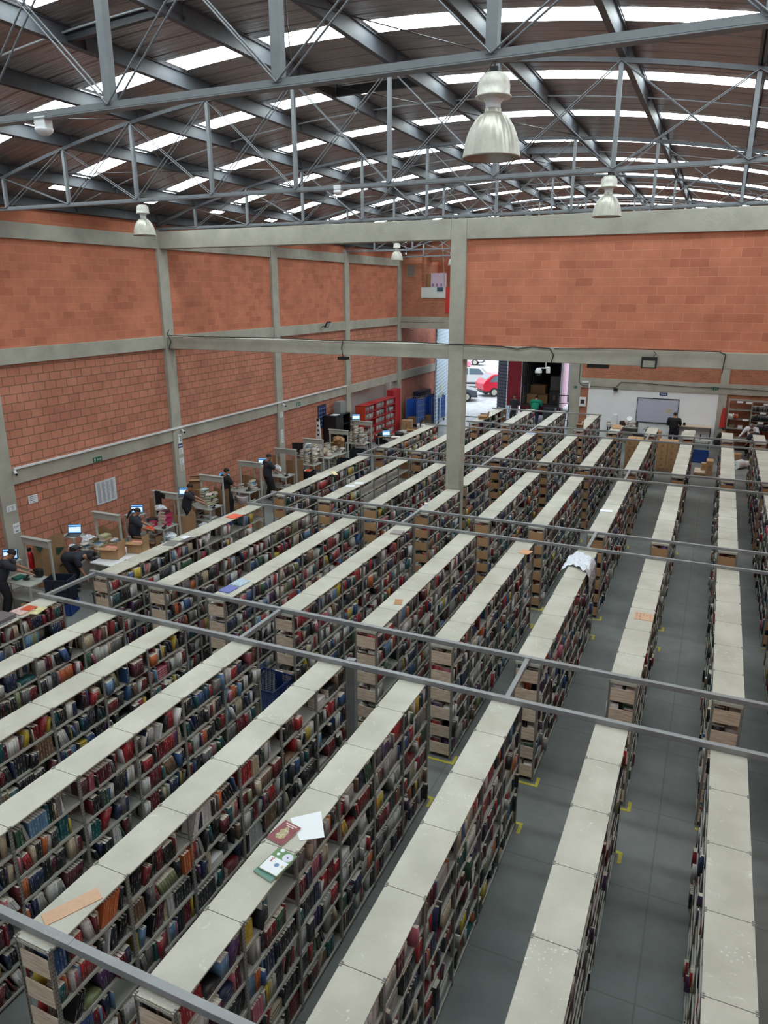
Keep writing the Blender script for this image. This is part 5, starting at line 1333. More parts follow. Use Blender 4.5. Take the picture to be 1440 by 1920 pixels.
flat_book('crimson picture book lying on the shelf top next to a white sheet', -3.535, 5.29, HALF(-10), (0.215, 0.30), M_CRIM, art1)
def art2(t, th):
    MB().box(-0.11,0.11,-0.155,0.03,th,th+0.0006).build('white_panel', M_PAPER, t)
    MB().tube((0.055,0.085,th),(0.055,0.085,th+0.0012),0.055,28).build('disc', mat('silver_disc', (214,214,228), 0.2, 0.3), t); MB().tube((0.055,0.085,th+0.0012),(0.055,0.085,th+0.0018),0.008,12).build('disc_hole', M_DARK, t)
    MB().tube((-0.06,0.08,th),(-0.06,0.08,th+0.001),0.018,16).tube((-0.055,0.14,th),(-0.055,0.14,th+0.0009),0.024,16).build('white_circles', M_PAPER, t)
    MB().tube((0.02,-0.045,th+0.0006),(0.02,-0.045,th+0.0012),0.026,12).build('blue_drawing', mat('soft_blue_print', (110,140,180),0.5), t)
    MB().poly([(-0.08,0.02,th+0.001),(-0.06,-0.04,th+0.001)],0.004).poly([(-0.055,0.02,th+0.001),(-0.07,-0.04,th+0.001)],0.004).build('red_drawing', mat('soft_red_print', (180,80,80),0.5), t)
    MB().box(0.07,0.095,-0.05,-0.02,th+0.0006,th+0.001).build('beige_patch', mat('beige_print', (208,176,140),0.5), t)
M_GRNC = mat('green_cover', (96, 134, 84), 0.35, noise=0.2, nscale=25)
flat_book('green picture book with a silver disc and white panel on its cover', -3.36, 4.90, HALF(-8), (0.235, 0.31), M_GRNC, art2, ZT+0.022, 0.02)
flat_book('teal-edged book lying under the green picture book', -3.38, 4.85, HALF(-12), (0.235, 0.31), mat('teal_cover', (96,140,128),0.4), None, ZT, 0.021)
o = MB().add([(-3.60,5.52,ZT+0.001),(-3.33,5.27,ZT+0.003),(-3.12,5.41,ZT+0.012),(-3.35,5.75,ZT+0.002),(-3.36,5.5,ZT+0.002)],[(0,1,4),(1,2,4),(2,3,4),(3,0,4)]).add([(-3.60,5.52,ZT),(-3.33,5.27,ZT+0.002),(-3.12,5.41,ZT+0.011),(-3.35,5.75,ZT+0.001)],[(0,3,2,1)])
tag(o.build('paper_sheet', M_PAPER), 'blank white sheet beside the crimson picture book', 'paper')
tag(MB().obox((-4.81,3.69,ZT+0.004),(0.155,0.50,0.006),rz=HALF(-27)).build('cardboard_strip', mat('pinkish_cardboard', (206,168,140),0.9,noise=0.06,nscale=20)), 'long tan cardboard strip lying near the end of a shelf top', 'cardboard')
t = thing('cardboard_note', 'tan cardboard with rows of small brown marks on a shelf top', 'cardboard', (-0.66, 12.36, ZT)); t.rotation_euler = (0,0,0.05)
MB().box(-0.14,0.17,-0.15,0.15,0,0.008).build('sheet', mat('pinkish_cardboard', (0,0,0)), t)
v = MB(); r4 = random.Random(4)
for i in range(4):
    for j in range(5):
        if r4.random() < 0.8: v.obox((-0.1+0.055*j, -0.1+0.065*i, 0.0085), (0.035*r4.uniform(0.4,1), 0.012, 0.001), rz=r4.uniform(-0.8,0.8))
v.build('brown_marks', mat('brown_ink', (96,62,44),0.8), t)
tag(MB().obox((-4.77,11.2,ZT+0.004),(0.14,0.24,0.006),rz=0.3).build('cardboard_strip', M_CARD), 'small tan card on the shelf top near the middle', 'cardboard')
def flat(label, x, y, rz, size, m, name='magazine', cat='magazine', z=0.0, th=0.008): return tag(MB().obox((x,y,ZT+z+th/2),(size[0],size[1],th),rz=rz).build(name, m), label, cat)
flat('orange plastic folder on the leftmost shelf top', -10.6, 14.35, -0.1, (0.3,0.34), mat('bright_orange_sheet', (226,104,78), 0.5), 'folder', 'folder', th=0.015)
flat('grey magazine pages on the leftmost shelf top, nearer ones', -10.68, 12.1, 0.2, (0.28,0.36), mat('grey_print', (126,124,122), 0.5, noise=0.5, nscale=40))
flat('white open magazine on the leftmost shelf top', -10.62, 12.55, -0.1, (0.28,0.2), M_PAPER)
flat('dark grey magazine behind the white open magazine', -10.5, 12.42, -0.15, (0.16,0.36), mat('dark_print', (92,86,88), 0.5, noise=0.4, nscale=30), z=0.009)
flat('thick grey book at the left edge on the nearest leftmost shelf top', -10.72, 7.72, 0.05, (0.34,0.36), mat('grey_book_cover', (104,100,104), 0.4), 'book', 'book', th=0.07)
flat('white magazine under the thick grey book', -10.64, 7.55, 0.1, (0.3,0.42), mat('grey_print', (0,0,0)), th=0.012, z=-0.0)
flat('magazine with black and white print and pink edge on the near left shelf top', -10.66, 8.12, -0.15, (0.3,0.28), mat('pink_edge_print', (206,176,170), 0.45, noise=0.35, nscale=24), th=0.03)
flat('magazine with a round orange cover picture', -10.62, 8.22, 0.1, (0.2,0.2), mat('orange_cover', (196,84,52), 0.4), z=0.031, th=0.006)
flat('thin yellow and blue magazine beside the orange one', -10.45, 8.25, 0.25, (0.2,0.3), mat('yellow_blue_print', (206,200,150), 0.45, noise=0.3, nscale=16), th=0.01)
flat('violet-blue book lying on a shelf top in the second block', -7.93, 10.42, -0.05, (0.24,0.30), mat('violet_cover', (112,122,186), 0.35), 'book', 'book', th=0.02)
flat('white and blue patterned book behind the violet-blue one', -7.92, 10.78, -0.05, (0.25,0.32), mat('blue_white_print', (176,196,212), 0.4, noise=0.4, nscale=30), 'book', 'book', th=0.02)
flat('black and white magazine with red spine on a middle shelf top', -6.35, 14.82, 0.1, (0.28,0.26), mat('red_spine_print', (150,140,138), 0.4, noise=0.5, nscale=30), th=0.03)
flat('white papers with print on a shelf top before the concrete column, nearer', -9.28, 18.2, 0.3, (0.26,0.2), M_PAPER, 'paper_sheet', 'paper'); flat('white papers with print before the concrete column, farther', -9.2, 18.6, 0.3, (0.26,0.2), M_PAPER, 'paper_sheet', 'paper')
flat('orange flap of cardboard near the end of the fourth shelf top', -3.3, 14.75, -0.2, (0.22,0.26), mat('orange_card', (214,160,124), 0.8), 'cardboard_strip', 'cardboard')
flat('white folded paper on the third shelf top of the third block', -2.15, 18.6, 0.1, (0.3,0.2), M_PAPER, 'paper_sheet', 'paper', th=0.02)
flat('pale yellow strip on the leftmost shelf top of the third block', -10.45, 19.4, 0.7, (0.14,0.5), mat('pale_wood_strip', (222,204,160), 0.7), 'wood_strip', 'strip')
flat('closed dark laptop with pale lid on a shelf top near the truck', -6.4, 28.3, 0.1, (0.34,0.26), mat('pale_lid', (170,176,190), 0.4), 'laptop', 'laptop', th=0.02)
tag(MB().box(-6.5,-6.42,16.95,17.03,ZT,ZT+0.14).build('paper_roll', M_PAPER), 'small upright white paper roll behind the cross tube', 'roll')
carton('small brown carton with arched opening on a shelf top in the farthest block', -4.82, 30.15, ZT, 0, (0.26,0.2,0.2), True, m=M_CARD_D)
carton('open tan carton on the shelf top beside the central column', -9.15, 31.0, ZT, 0.1, (0.4,0.4,0.14), True)
# crumpled clear film over the end of a shelf top
v = MB(); n = 26; r6 = random.Random(9); vs = []
for i in range(n):
    for j in range(n):
        u, w_ = i/(n-1), j/(n-1); x = -2.42+0.78*u; y = 14.15+0.85*w_
        edge = 1 if (x > -1.90) else 0
        z = ZT+0.01+0.05*abs(math.sin(u*17+w_*5))*abs(math.sin(w_*13-u*4))+r6.uniform(0,0.035)
        if x > -1.90: z -= (x+1.90)*1.9
        if x < -2.28: z -= (-2.28-x)*0.7
        vs.append((min(x, -1.84+r6.uniform(-0.01,0.01)) if x > -1.88 else x, y+0.12*math.sin(u*7), z))
v.add(vs, [(i*n+j, (i+1)*n+j, (i+1)*n+j+1, i*n+j+1) for i in range(n-1) for j in range(n-1)], 0, False)
tag(v.build('plastic_film', M_PLASTIC), 'crumpled clear plastic film draped over the end of a shelf top', 'plastic film')

# shopping-basket trolley in the first cross aisle
t = thing('basket_trolley', 'blue mesh basket on a red trolley frame in the first cross aisle', 'trolley', (-6.50, 9.47, 0), HALF(-4))
a, b = 0.30, 0.28; v = MB()
v.box(-a,a,-b,b,0.55,0.565)
for k in range(22):
    x = -a+2*a*k/21; v.bar((x,-b,0.56),(x,-b-0.03,0.98),0.008,0.008).bar((x,b,0.56),(x,b+0.03,0.98),0.008,0.008)
for k in range(18):
    y = -b+2*b*k/17; v.bar((-a,y,0.56),(-a-0.03,y,0.98),0.008,0.008).bar((a,y,0.56),(a+0.03,y,0.98),0.008,0.008)
for k in range(12):
    z = 0.57+0.4*k/11; s_ = 0.03*(z-0.56)/0.42; v.box(-a-s_,a+s_,-b-s_-0.003,-b-s_+0.003,z,z+0.008).box(-a-s_,a+s_,b+s_-0.003,b+s_+0.003,z,z+0.008).box(-a-s_-0.003,-a-s_+0.003,-b-s_,b+s_,z,z+0.008).box(a+s_-0.003,a+s_+0.003,-b-s_,b+s_,z,z+0.008)
v.box(-0.08,0.08,-b-0.034,-b-0.024,0.56,0.97).box(-0.08,0.08,b+0.024,b+0.034,0.56,0.97)
MBL = mat('dark_blue_basket', (24, 48, 96), 0.4); v.build('basket', MBL, t)
v = MB(); a2, b2 = a+0.035, b+0.035; v.box(-a2,a2,-b2-0.012,-b2+0.006,0.96,0.99).box(-a2,a2,b2-0.006,b2+0.012,0.96,0.99).box(-a2-0.012,-a2+0.006,-b2,b2,0.96,0.99).box(a2-0.006,a2+0.012,-b2,b2,0.96,0.99); v.build('rim', MBL, t)
v = MB().box(-a,a,-b,-b+0.02,0.52,0.548).box(-a,a,b-0.02,b,0.52,0.548)
for x in (-a+0.02, a-0.02):
    for y in (-b+0.02, b-0.02): v.tube((x,y,0.06),(x,y,0.53),0.011,8)
v.box(-a,a,-0.01,0.01,0.12,0.14).build('frame', M_RED, t)
for x in (-a+0.02, a-0.02):
    for y in (-b+0.02, b-0.02): MB().tube((x-0.012,y,0.03),(x+0.012,y,0.03),0.03,12).build('wheel', M_BLACK, t)
MB().box(-0.08,0.09,b2+0.0,b2+0.02,0.93,1.0).build('paper_tag', M_PAPER, t); MB().tube((a2+0.02,b2-0.05,0.92),(a2+0.02,b2-0.05,1.04),0.035,12).build('tape_roll', M_BLACK, t)

# ------------------------------------------------------------------ back of the hall
def big_pile(label, x0, y0, nx, ny, nz, s, mm=M_CARD):
    for i in range(nx):
        for j in range(ny):
            for k in range(nz):
                carton('brown shipping carton of the %s, %s layer, %s%s' % (label, ['bottom','second','third','top'][k] if nz == 4 else ['bottom','middle','top'][k], ['left','right','far right'][i], ['', ' rear'][j]), x0+i*s[0]+s[0]/2, y0+j*s[1]+s[1]/2, 0.12+k*s[2], 0, (s[0]-0.01,s[1]-0.01,s[2]-0.005), m=mm, group='cartons of the %s' % label)
def pallet(label, x0, x1, y0, y1):
    t = thing('pallet', label, 'pallet', ((x0+x1)/2,(y0+y1)/2,0)); w=(x1-x0)/2; d=(y1-y0)/2
    v = MB()
    for k in range(5): v.box(-w+k*(2*w-0.1)/4,-w+k*(2*w-0.1)/4+0.1,-d,d,0.095,0.115)
    v.build('deck_boards', M_CARD, t); v = MB()
    for k in (-d,-0.05,d-0.1): v.box(-w,w,k,k+0.1,0.0,0.095)
    v.build('bearers', M_CARD_D, t)
big_pile('left carton stack', -3.2, 32.4, 2, 2, 4, (0.36,0.5,0.305)); pallet('pallet under the left carton stack', -3.22, -2.46, 32.4, 33.4)
big_pile('middle carton stack', -1.93, 32.9, 2, 2, 4, (0.40,0.5,0.28)); pallet('pallet under the middle carton stack', -1.93, -1.13, 32.9, 33.9)
pallet('empty pallet with a flat board beside the small cartons', -0.38, 0.1, 32.6, 33.6)
tag(MB().box(-0.36,0.06,32.65,33.5,0.12,0.15).build('wooden_board', M_WOOD), 'flat pale board lying on the empty pallet', 'board')
carton('larger brown carton on the floor near the right rows', 0.2, 33.1, 0.0, 0.02, (0.26,0.6,0.62))
carton('small pale carton on the flat board', -0.02, 33.2, 0.152, 0.05, (0.2,0.3,0.3))
crate('blue crate under the small steel table', -0.22, 35.5, 0.0, 0.0, (0.66,0.5,0.5), M_BLUE)
t = thing('steel_table', 'small grey table with a phone beside the right rows', 'table', (-0.22, 36.4, 0)); MB().box(-0.36,0.36,-0.4,0.4,0.86,0.88).build('table_top', M_TABLE, t); legs4(t,-0.33,0.33,-0.37,0.37,0.86,0.03)
tag(MB().box(-0.35,-0.3,36.3,36.4,0.885,1.12).build('bottle', M_BLACK), 'dark upright bottle on the small grey table', 'bottle')
t = thing('low_shelf_unit', 'short cream-topped shelf unit before the white wall', 'shelf', (-0.85, 36.6, 0)); MB().box(-0.3,0.3,-0.8,0.8,1.0,1.02).build('top_panel', M_TOP, t)
for z in (0.2,0.6): MB().box(-0.28,0.28,-0.78,0.78,z,z+0.02).build('shelf', M_SHELF, t)
legs4(t,-0.28,0.28,-0.78,0.78,1.0,0.03,M_SHELF)
t = thing('desk', 'wooden-topped desk along the white wall right of the man', 'desk', (-0.6, 38.95, 0)); MB().box(-0.85,0.7,-0.3,0.3,1.02,1.06).build('table_top', mat('pale_wood_top', (206,186,160), 0.5), t); MB().box(-0.85,0.7,0.24,0.28,0.2,1.0).build('modesty_panel', M_WHITE, t); legs4(t,-0.8,0.66,-0.26,0.2,1.02,0.04,M_DARK)
tag(MB().tube((-1.15,38.85,1.07),(-1.15,38.85,1.2),0.06,12).build('mug', M_BLACK), 'black mug at the left end of the wooden desk', 'mug')
t = thing('desk', 'long grey desk with dark legs under the white wall', 'desk', (-4.05, 38.75, 0)); MB().box(-0.75,0.75,-0.35,0.35,0.80,0.84).build('table_top', M_TABLE, t); MB().box(-0.7,0.7,0.3,0.32,0.3,0.78).build('modesty_panel', M_SHELF, t); legs4(t,-0.7,0.7,-0.3,0.25,0.8,0.05,M_DARK)
tag(MB().box(-4.58,-4.34,38.6,38.85,0.845,1.42).build('water_dispenser', M_WHITE, bevel=0.03), 'white upright box on the long grey desk', 'box')
tag(MB().obox((-4.05,38.7,0.98),(0.3,0.3,0.26),rz=0.4).build('backpack', mat('dark_red_bag', (60,26,30), 0.8), bevel=0.06), 'dark red and black bag on the long grey desk', 'bag')
tag(MB().box(-3.42,-3.3,38.6,38.75,0.845,1.15).build('bottle', M_DARK), 'dark bottle at the right end of the long grey desk', 'bottle')
tag(MB().tube((-3.75,38.7,1.25),(-3.75,38.75,1.2),0.14,16).build('clock', M_PAPER), 'round white clock on the piles of the long desk', 'clock')
for (x, n) in ((-3.85,8),(-3.72,5),(-3.5,7),(-4.75,5)): pile_stuff(x, 38.7, 0.845, n, ['white','cream','grey'])
tag(MB().box(-2.85,-2.55,37.6,37.95,0.0,0.95).box(-2.95,-2.45,37.5,38.05,0.95,0.98).build('lectern', M_SHELF), 'small grey pedestal under the whiteboard', 'pedestal')
tag(MB().box(-2.78,-2.7,37.7,37.8,0.98,1.05).box(-2.66,-2.6,37.7,37.8,0.98,1.03).build('eraser', M_DARK), 'small dark items on the grey pedestal', 'eraser')
crate('dark slatted crate behind the left rows near the long desk', -3.1, 37.4, 0.3, 0.0, (0.5,0.4,0.42), M_BKP); tag(MB().box(-3.4,-2.8,37.1,37.7,0.22,0.30).box(-3.38,-3.34,37.12,37.16,0,0.22).box(-2.86,-2.82,37.12,37.16,0,0.22).box(-3.38,-3.34,37.64,37.68,0,0.22).box(-2.86,-2.82,37.64,37.68,0,0.22).build('trolley_base', M_RED), 'red trolley base under the dark slatted crate', 'trolley')
carton('tall narrow carton leaning by the row before the whiteboard', -2.1, 36.0, 0.0, 0.0, (0.2,0.4,1.2))
flat('brown cardboard sheets on the shelf top before the long desk', -3.5, 31.2, 0.1, (0.34,0.9), M_CARD, 'cardboard_sheet', 'cardboard', th=0.03)
# open rack on the right
t = thing('metal_rack', 'tall open grey rack with white labels on the brick wall', 'rack', (1.75, 39.0, 0))
for z in (0.15,0.6,1.05,1.5,1.95,2.42): MB().box(-1.0,0,-0.2,0.25,z,z+0.03).build('shelf', M_SHELF, t); MB().box(0.03,1.5,-0.2,0.25,z-0.03,z).build('shelf', M_SHELF, t)
for x in (-1.0,0.0,1.5):
    for y in (-0.2,0.24): MB().box(x-0.02,x+0.02,y-0.02,y+0.02,0,2.45).build('upright', M_SHELF, t)
for (x,z) in ((-0.55,2.36),(-0.15,2.34),(0.6,2.30),(0.5,1.88),(0.45,1.42),(-0.2,1.52)): MB().box(x-0.13,x+0.13,-0.22,-0.205,z-0.04,z+0.05).build('label_card', M_PAPER, t)
def fillbox(x0, x1, z, h, words):
    x = x0
    while x < x1:
        th = rd.uniform(0.03,0.06); REC2.append((x, 38.92, z, 0.28, th*0.95, h*rd.uniform(0.85,1), 0.0, 1, WORDS[rd.choice(words)], '', None)); x += th
fillbox(1.82, 2.9, 1.96, 0.26, ['charcoal','grey']); fillbox(1.8, 3.1, 1.5, 0.3, ['black','charcoal']); fillbox(1.8, 3.1, 1.04, 0.3, ['black','charcoal']); fillbox(0.8, 1.0, 1.53, 0.28, ['white']); fillbox(1.02, 1.2, 1.53, 0.25, ['red','orange'])
tag(MB().box(0.86,1.08,38.85,39.1,1.085,1.24).build('small_box', mat('olive_card', (110,104,80), 0.8)), 'olive box on the lower shelf of the tall rack', 'box')
tag(MB().box(1.25,1.45,38.85,39.05,1.085,1.22).build('small_box', M_WHITE), 'white box on the lower shelf of the tall rack', 'box')
t = thing('coat', 'bright red coat hanging on the back column', 'coat', (0.55, 39.25, 1.0)); MB().prism([(-0.05,1.0),(0.03,1.0),(0.1,0.5),(0.14,0.0),(-0.12,0.02),(-0.1,0.5)],-0.06,0.04).build('body', mat('red_cloth', (196,52,46), 0.8, bump=0.5, bscale=10), t); MB().prism([(0.03,1.0),(0.08,0.95),(0.26,0.2),(0.16,0.15)],-0.05,0.02).build('sleeve', mat('dull_red_cloth', (150,70,62), 0.8), t)
t = thing('work_table', 'paper-covered table in front of the grey-haired man', 'table', (1.55, 37.15, 0)); MB().box(-0.5,0.6,-0.35,0.3,0.80,0.83).build('table_top', M_TABLE, t); legs4(t,-0.45,0.55,-0.3,0.25,0.8)
MB().obox((-0.1,-0.1,0.84),(0.6,0.4,0.01),rz=0.3).build('paper', mat('cream_paper', (0,0,0)), t)
carton('tan carton handled by the stooping person', 1.95, 36.35, 0.45, 0.1, (0.35,0.3,0.4)); 
t = thing('stool', 'small dark stool carrying the tan carton', 'stool', (1.95, 36.35, 0)); MB().box(-0.2,0.2,-0.18,0.18,0.41,0.445).build('seat', M_DARK, t); legs4(t,-0.17,0.17,-0.15,0.15,0.41,0.03,M_DARK)
carton('brown carton on the floor behind the white rolls', 1.25, 35.6, 0, 0, (0.4,0.5,0.5), m=M_CARD_D)
t = thing('foam_roll', 'white bubble-wrap roll lying on the floor at the right aisle', 'roll', (1.36, 34.75, 0.19)); t.rotation_euler = (0,0,HALF(-30)); MB().tube((0,-0.25,0),(0,0.25,0),0.19,28).build('roll', mat('foam_white', (222,226,228), 0.5, bump=0.4, bscale=60), t); MB().tube((0,-0.252,0),(0,-0.256,0),0.03,12).build('core', M_SHELF, t)
t = thing('foam_roll', 'smaller white bubble-wrap roll behind the big one', 'roll', (1.66, 35.1, 0.15)); t.rotation_euler = (0,0,HALF(-60)); MB().tube((0,-0.22,0),(0,0.22,0),0.15,24).build('roll', mat('foam_white', (0,0,0)), t); MB().tube((0,0.222,0),(0,0.226,0),0.09,12).build('core', M_BLUE, t)
# cage trolleys by the door
def cage(label, x, y, rz, liner):
    t = thing('cage_trolley', label, 'trolley', (x, y, 0), rz, 'wire cage trolleys')
    a, b, h = 0.42, 0.36, 1.62; v = MB()
    for sx in (-a, a):
        for k in range(6): yy = -b+2*b*k/5; v.tube((sx,yy,0.2),(sx,yy,h),0.009,6)
        for z in (0.2,0.55,0.9,1.25,h): v.tube((sx,-b,z),(sx,b,z),0.010,6)
    for k in range(7): xx = -a+2*a*k/6; v.tube((xx,b,0.2),(xx,b,h),0.009,6)
    for z in (0.55,0.9,1.25,h): v.tube((-a,b,z),(a,b,z),0.010,6)
    v.build('wire_cage', M_SHELF, t); MB().box(-a,a,-b,b,0.16,0.2).build('base', M_SHELF, t)
    MB().box(-a+0.02,a-0.02,b-0.03,b-0.015,0.22,h-0.1).box(-a+0.02,-a+0.03,-b,b,0.22,h-0.1).box(a-0.03,a-0.02,-b,b,0.22,h-0.1).build('blue_liner', liner, t)
    MB().box(-a+0.05,a-0.05,-b+0.05,b-0.08,0.2,0.5).build('parcels', M_CARD_D, t)
    for sx in (-a+0.05,a-0.05):
        for sy in (-b+0.05,b-0.05): MB().tube((sx-0.02,sy,0.07),(sx+0.02,sy,0.07),0.07,12).box(sx-0.015,sx+0.015,sy-0.015,sy+0.015,0.07,0.17).build('caster', M_BLACK, t)
ML = mat('blue_sheet', (46, 90, 176), 0.45, noise=0.2, nscale=6)
cage('wire cage trolley with blue lining, nearest the hall', -15.55, 38.9, HALF(-20), ML)
cage('wire cage trolley with blue lining, middle one', -15.0, 39.8, HALF(-20), ML)
cage('wire cage trolley with bright blue lining at the door leaf', -15.15, 41.2, HALF(-20), ML)
tag(MB().box(-16.3,-15.85,40.4,42.2,0,1.75).build('tarp_stack', M_NAVY), 'dark blue covered stack behind the cage trolleys', 'stack')

# ------------------------------------------------------------------ yard: truck and cars
t = thing('box_truck', 'truck box with open rear doors and dark slatted inside', 'truck', (-9.17, 42.4, 0))
v = MB(); w = 1.13; z0, z1, L = 1.05, 4.1, 7.0
v.box(-w,w,0,L,z0-0.08,z0).box(-w,-w+0.05,0,L,z0,z1).box(w-0.05,w,0,L,z0,z1).box(-w,w,0,L,z1,z1+0.05).box(-w,w,L-0.05,L,z0,z1).build('cargo_box', mat('truck_inside', (66,63,66), 0.7), t)
v = MB()
for k in range(14):
    y = 0.3+k*0.47; v.box(-w+0.05,-w+0.08,y,y+0.05,z0,z1).box(w-0.08,w-0.05,y,y+0.05,z0,z1)
for k in range(5):
    z = z0+0.4+0.6*k; v.box(-w+0.08,-w+0.1,0.1,L-0.1,z,z+0.06).box(w-0.1,w-0.08,0.1,L-0.1,z,z+0.06)
v.build('wall_slats', mat('slat_grey', (112,110,114), 0.6), t)
MDR = mat('dark_red_door', (140, 28, 46), 0.45)
d = MB().obox((-w-0.40,-0.10,(z0+z1)/2+0.05),(0.8,0.06,z1-z0+0.2),rz=0.22).build('door', MDR, t); MB().obox((-w-0.02,-0.03,(z0+z1)/2),(0.05,0.03,z1-z0)).build('hinge_bar', M_PAPER, d)
d = MB().obox((w+0.12,0.55,(z0+z1)/2+0.05),(0.06,1.1,z1-z0+0.2),rz=-0.12).build('door', mat('pale_pink_door', (214,170,186), 0.5), t); MB().obox((w+0.03,-0.03,(z0+z1)/2),(0.05,0.03,z1-z0)).build('hinge_bar', M_PAPER, d)
MB().box(-w,w,-0.06,0.02,z0-0.42,z0-0.02).build('rear_sill', mat('maroon_sill', (96,30,40), 0.5), t)
MB().box(-0.5,0.5,0.4,6.6,0.45,0.98).build('chassis', M_BLACK, t)
for x in (-w+0.25, w-0.25):
    for y in (1.4, 5.6): MB().tube((x-0.14,y,0.45),(x+0.14,y,0.45),0.45,20).build('wheel', M_TYRE, t)
for i,(x,y,z,s,m) in enumerate(((-0.75,1.0,1.06,(0.6,0.6,0.55),M_CARD_D),(-0.1,1.3,1.06,(0.6,0.6,0.5),M_CARD_D),(-0.6,1.9,1.06,(0.9,0.6,1.0),M_CARD_D),(0.75,1.2,1.06,(0.6,0.7,0.75),M_DARK),(0.65,2.3,1.06,(0.8,0.7,1.5),mat('grey_cover',(120,120,124),0.7)))):
    carton('load inside the truck: %s' % ['brown carton at front left','brown carton at front middle','tall brown carton at left rear','dark bin at front right','tall grey covered load at right rear'][i], -9.17+x*0.85, 42.4+y, z, 0, s, m=m)
tag(MB().box(-8.75,-8.1,41.45,42.0,0,1.1).build('dark_container', M_DARK, bevel=0.02), 'dark roll container standing behind the truck', 'container')
t = thing('pallet_jack', 'red and white pallet jack before the truck', 'pallet jack', (-9.95, 39.9, 0), 0.1); MB().box(-0.25,0.25,-0.15,0.15,0.1,0.35).build('body', M_RED, t); MB().bar((0,0,0.3),(0.15,-0.5,1.2),0.04,0.04).build('handle', M_WHITE, t); MB().box(-0.25,-0.1,0.15,1.2,0.06,0.1).box(0.1,0.25,0.15,1.2,0.06,0.1).build('forks', M_RED, t)
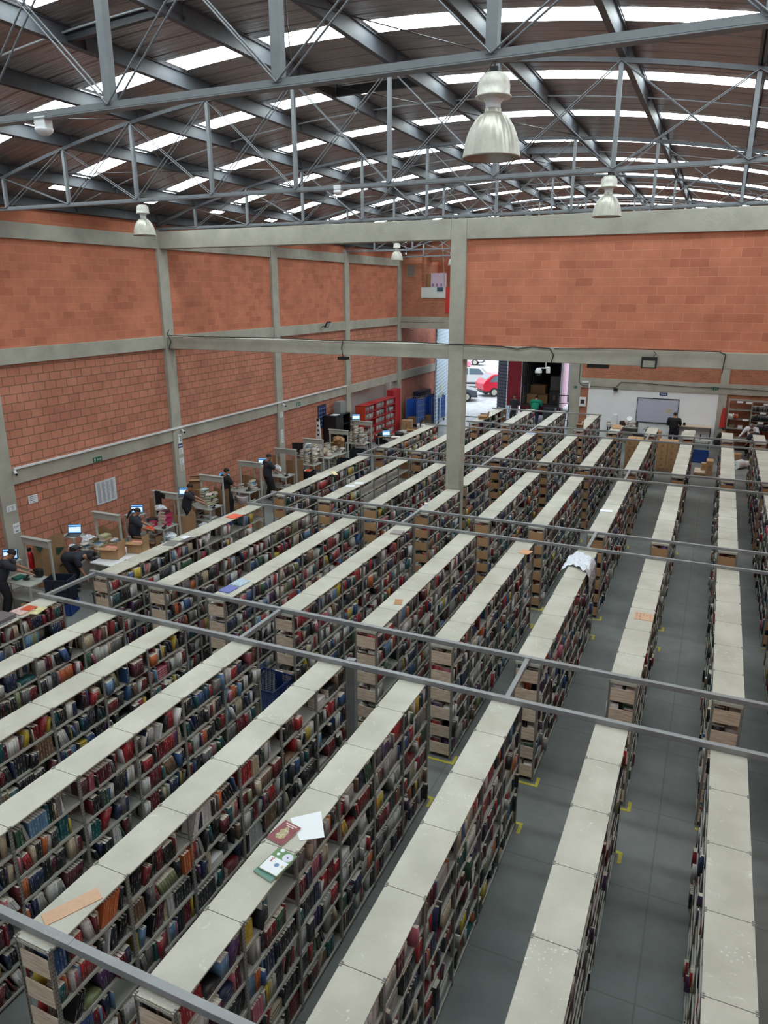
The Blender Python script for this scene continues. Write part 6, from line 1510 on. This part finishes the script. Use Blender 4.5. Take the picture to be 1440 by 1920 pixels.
def car(label, x, y, rz, paint, kind='hatch'):
    t = thing('car', label, 'car', (x, y, 0), rz)
    if kind == 'pickup':
        prof = [(-2.6,0.45),(2.6,0.45),(2.65,0.95),(1.5,1.05),(0.9,1.62),(-0.7,1.66),(-0.95,1.08),(-2.6,1.05)]; win = [[(0.05,1.08),(1.25,1.08),(0.83,1.54),(0.05,1.57)],[(-0.05,1.08),(-0.8,1.08),(-0.65,1.57),(-0.05,1.57)]]; wl = (-1.7,1.7)
    elif kind == 'suv':
        prof = [(-2.15,0.4),(2.15,0.4),(2.2,0.85),(1.2,1.0),(0.5,1.58),(-1.4,1.64),(-2.0,1.2),(-2.2,0.95)]; win = [[(-0.1,1.04),(1.0,1.04),(0.45,1.5),(-0.1,1.52)],[(-0.2,1.04),(-1.75,1.1),(-1.4,1.5),(-0.2,1.53)]]; wl = (-1.35,1.35)
    else:
        prof = [(-1.9,0.35),(1.9,0.35),(1.95,0.75),(1.1,0.92),(0.45,1.40),(-1.1,1.45),(-1.8,1.0),(-1.95,0.8)]; win = [[(-0.1,0.95),(0.9,0.95),(0.4,1.33),(-0.1,1.36)],[(-0.2,0.95),(-1.5,0.98),(-1.05,1.35),(-0.2,1.37)]]; wl = (-1.25,1.2)
    W2 = 0.86
    MB().prism(prof, -W2, W2).build('body', paint, t, bevel=0.07)
    for w_ in win:
        for s_ in (-1, 1): MB().prism(w_, s_*W2-0.004*s_, s_*W2+0.006*s_).build('window', M_GLASS, t)
    # windscreens
    fx = prof[3:5]; rx_ = prof[5:7]
    for (p, q) in ((fx[0], fx[1]), (rx_[0], rx_[1])):
        (ax, az), (bx, bz) = p, q; n = Vector((bz-az, 0, -(bx-ax))).normalized()*0.012
        if n.z < 0: n = -n
        a = 0.15; b = 0.85
        P1 = Vector((ax+(bx-ax)*a,0,az+(bz-az)*a))+n; P2 = Vector((ax+(bx-ax)*b,0,az+(bz-az)*b))+n
        MB().add([(P1.x,-0.72,P1.z),(P1.x,0.72,P1.z),(P2.x,0.66,P2.z),(P2.x,-0.66,P2.z)],[(0,1,2,3)]).build('windscreen', M_GLASS, t)
    for x_ in wl:
        for s_ in (-1, 1):
            wh = MB().tube((x_, s_*(W2-0.16), 0.33), (x_, s_*(W2+0.02), 0.33), 0.33, 24).build('wheel', M_TYRE, t)
            MB().tube((x_, s_*(W2+0.02), 0.33), (x_, s_*(W2+0.035), 0.33), 0.21, 16).build('hub_cap', M_ALU, wh)
    for s_ in (-1, 1):
        MB().box(prof[0][0]-0.05, prof[0][0]+0.02, s_*0.62-0.14, s_*0.62+0.14, 0.78, 0.95).build('tail_light', M_RED, t); MB().box(prof[1][0]-0.02, prof[1][0]+0.06, s_*0.62-0.14, s_*0.62+0.14, 0.62, 0.76).build('head_light', M_WHITE, t)
    MB().box(prof[0][0]-0.07, prof[1][0]+0.07, -W2+0.03, W2-0.03, 0.3, 0.48).build('bumper', M_DARK, t)
    return t
car('pale grey pickup with a pink covered load on its roof, parked in the yard', -18.3, 57.4, HALF(15), mat('silver_paint', (196,204,204), 0.3, 0.2), 'pickup')
tag(MB().obox((-18.9,57.3,1.86),(1.4,1.1,0.36),rz=0.26).build('roof_load', mat('pink_cover', (214,130,150), 0.7)), 'pink covered bundle on the roof of the pickup', 'bundle')
car('red car with black lower trim seen from behind in the yard', -14.2, 53.9, HALF(38), mat('red_car_paint', (196,26,52), 0.25, 0.1), 'suv')
car('dark grey hatchback half hidden behind the central column', -17.25, 49.7, HALF(18), mat('dark_car_paint', (74,84,94), 0.3, 0.2), 'hatch')
car('white car with yellow plate at the top of the yard', -24.6, 75.0, HALF(10), mat('white_car_paint', (214,216,214), 0.3, 0.1), 'suv')
# rails and posts near the doorway
t = thing('hand_rail', 'dark metal hand rail beside the door opening', 'rail', (-11.9, 36.6, 0)); v = MB()
for x in (0,0.9,1.8,2.7): v.box(x-0.02,x+0.02,-0.02,0.02,0,1.15)
v.box(0,2.7,-0.02,0.02,1.13,1.17).box(0,2.7,-0.02,0.02,0.6,0.63).build('frame', M_DARK, t)
t = thing('hand_rail', 'dark metal frame stand right of the truck', 'rail', (-7.6, 41.2, 0)); v = MB()
for x in (-0.3,0.3): v.box(x-0.02,x+0.02,-0.02,0.02,0,1.9)
for z in (0.5,1.0,1.45,1.9): v.box(-0.3,0.3,-0.02,0.02,z-0.02,z+0.02)
v.build('frame', M_DARK, t); MB().obox((0,0,0.75),(0.4,0.2,0.35)).build('blue_bundle', M_BLUE, t)
# ------------------------------------------------------------------ all remaining books as one object
o = bpy.data.objects.new('books', mesh_books("books", STUFF + REC2)); COL.objects.link(o)
tag(o, 'thousands of further books packed on the shelves and desks', 'books', kind='stuff')
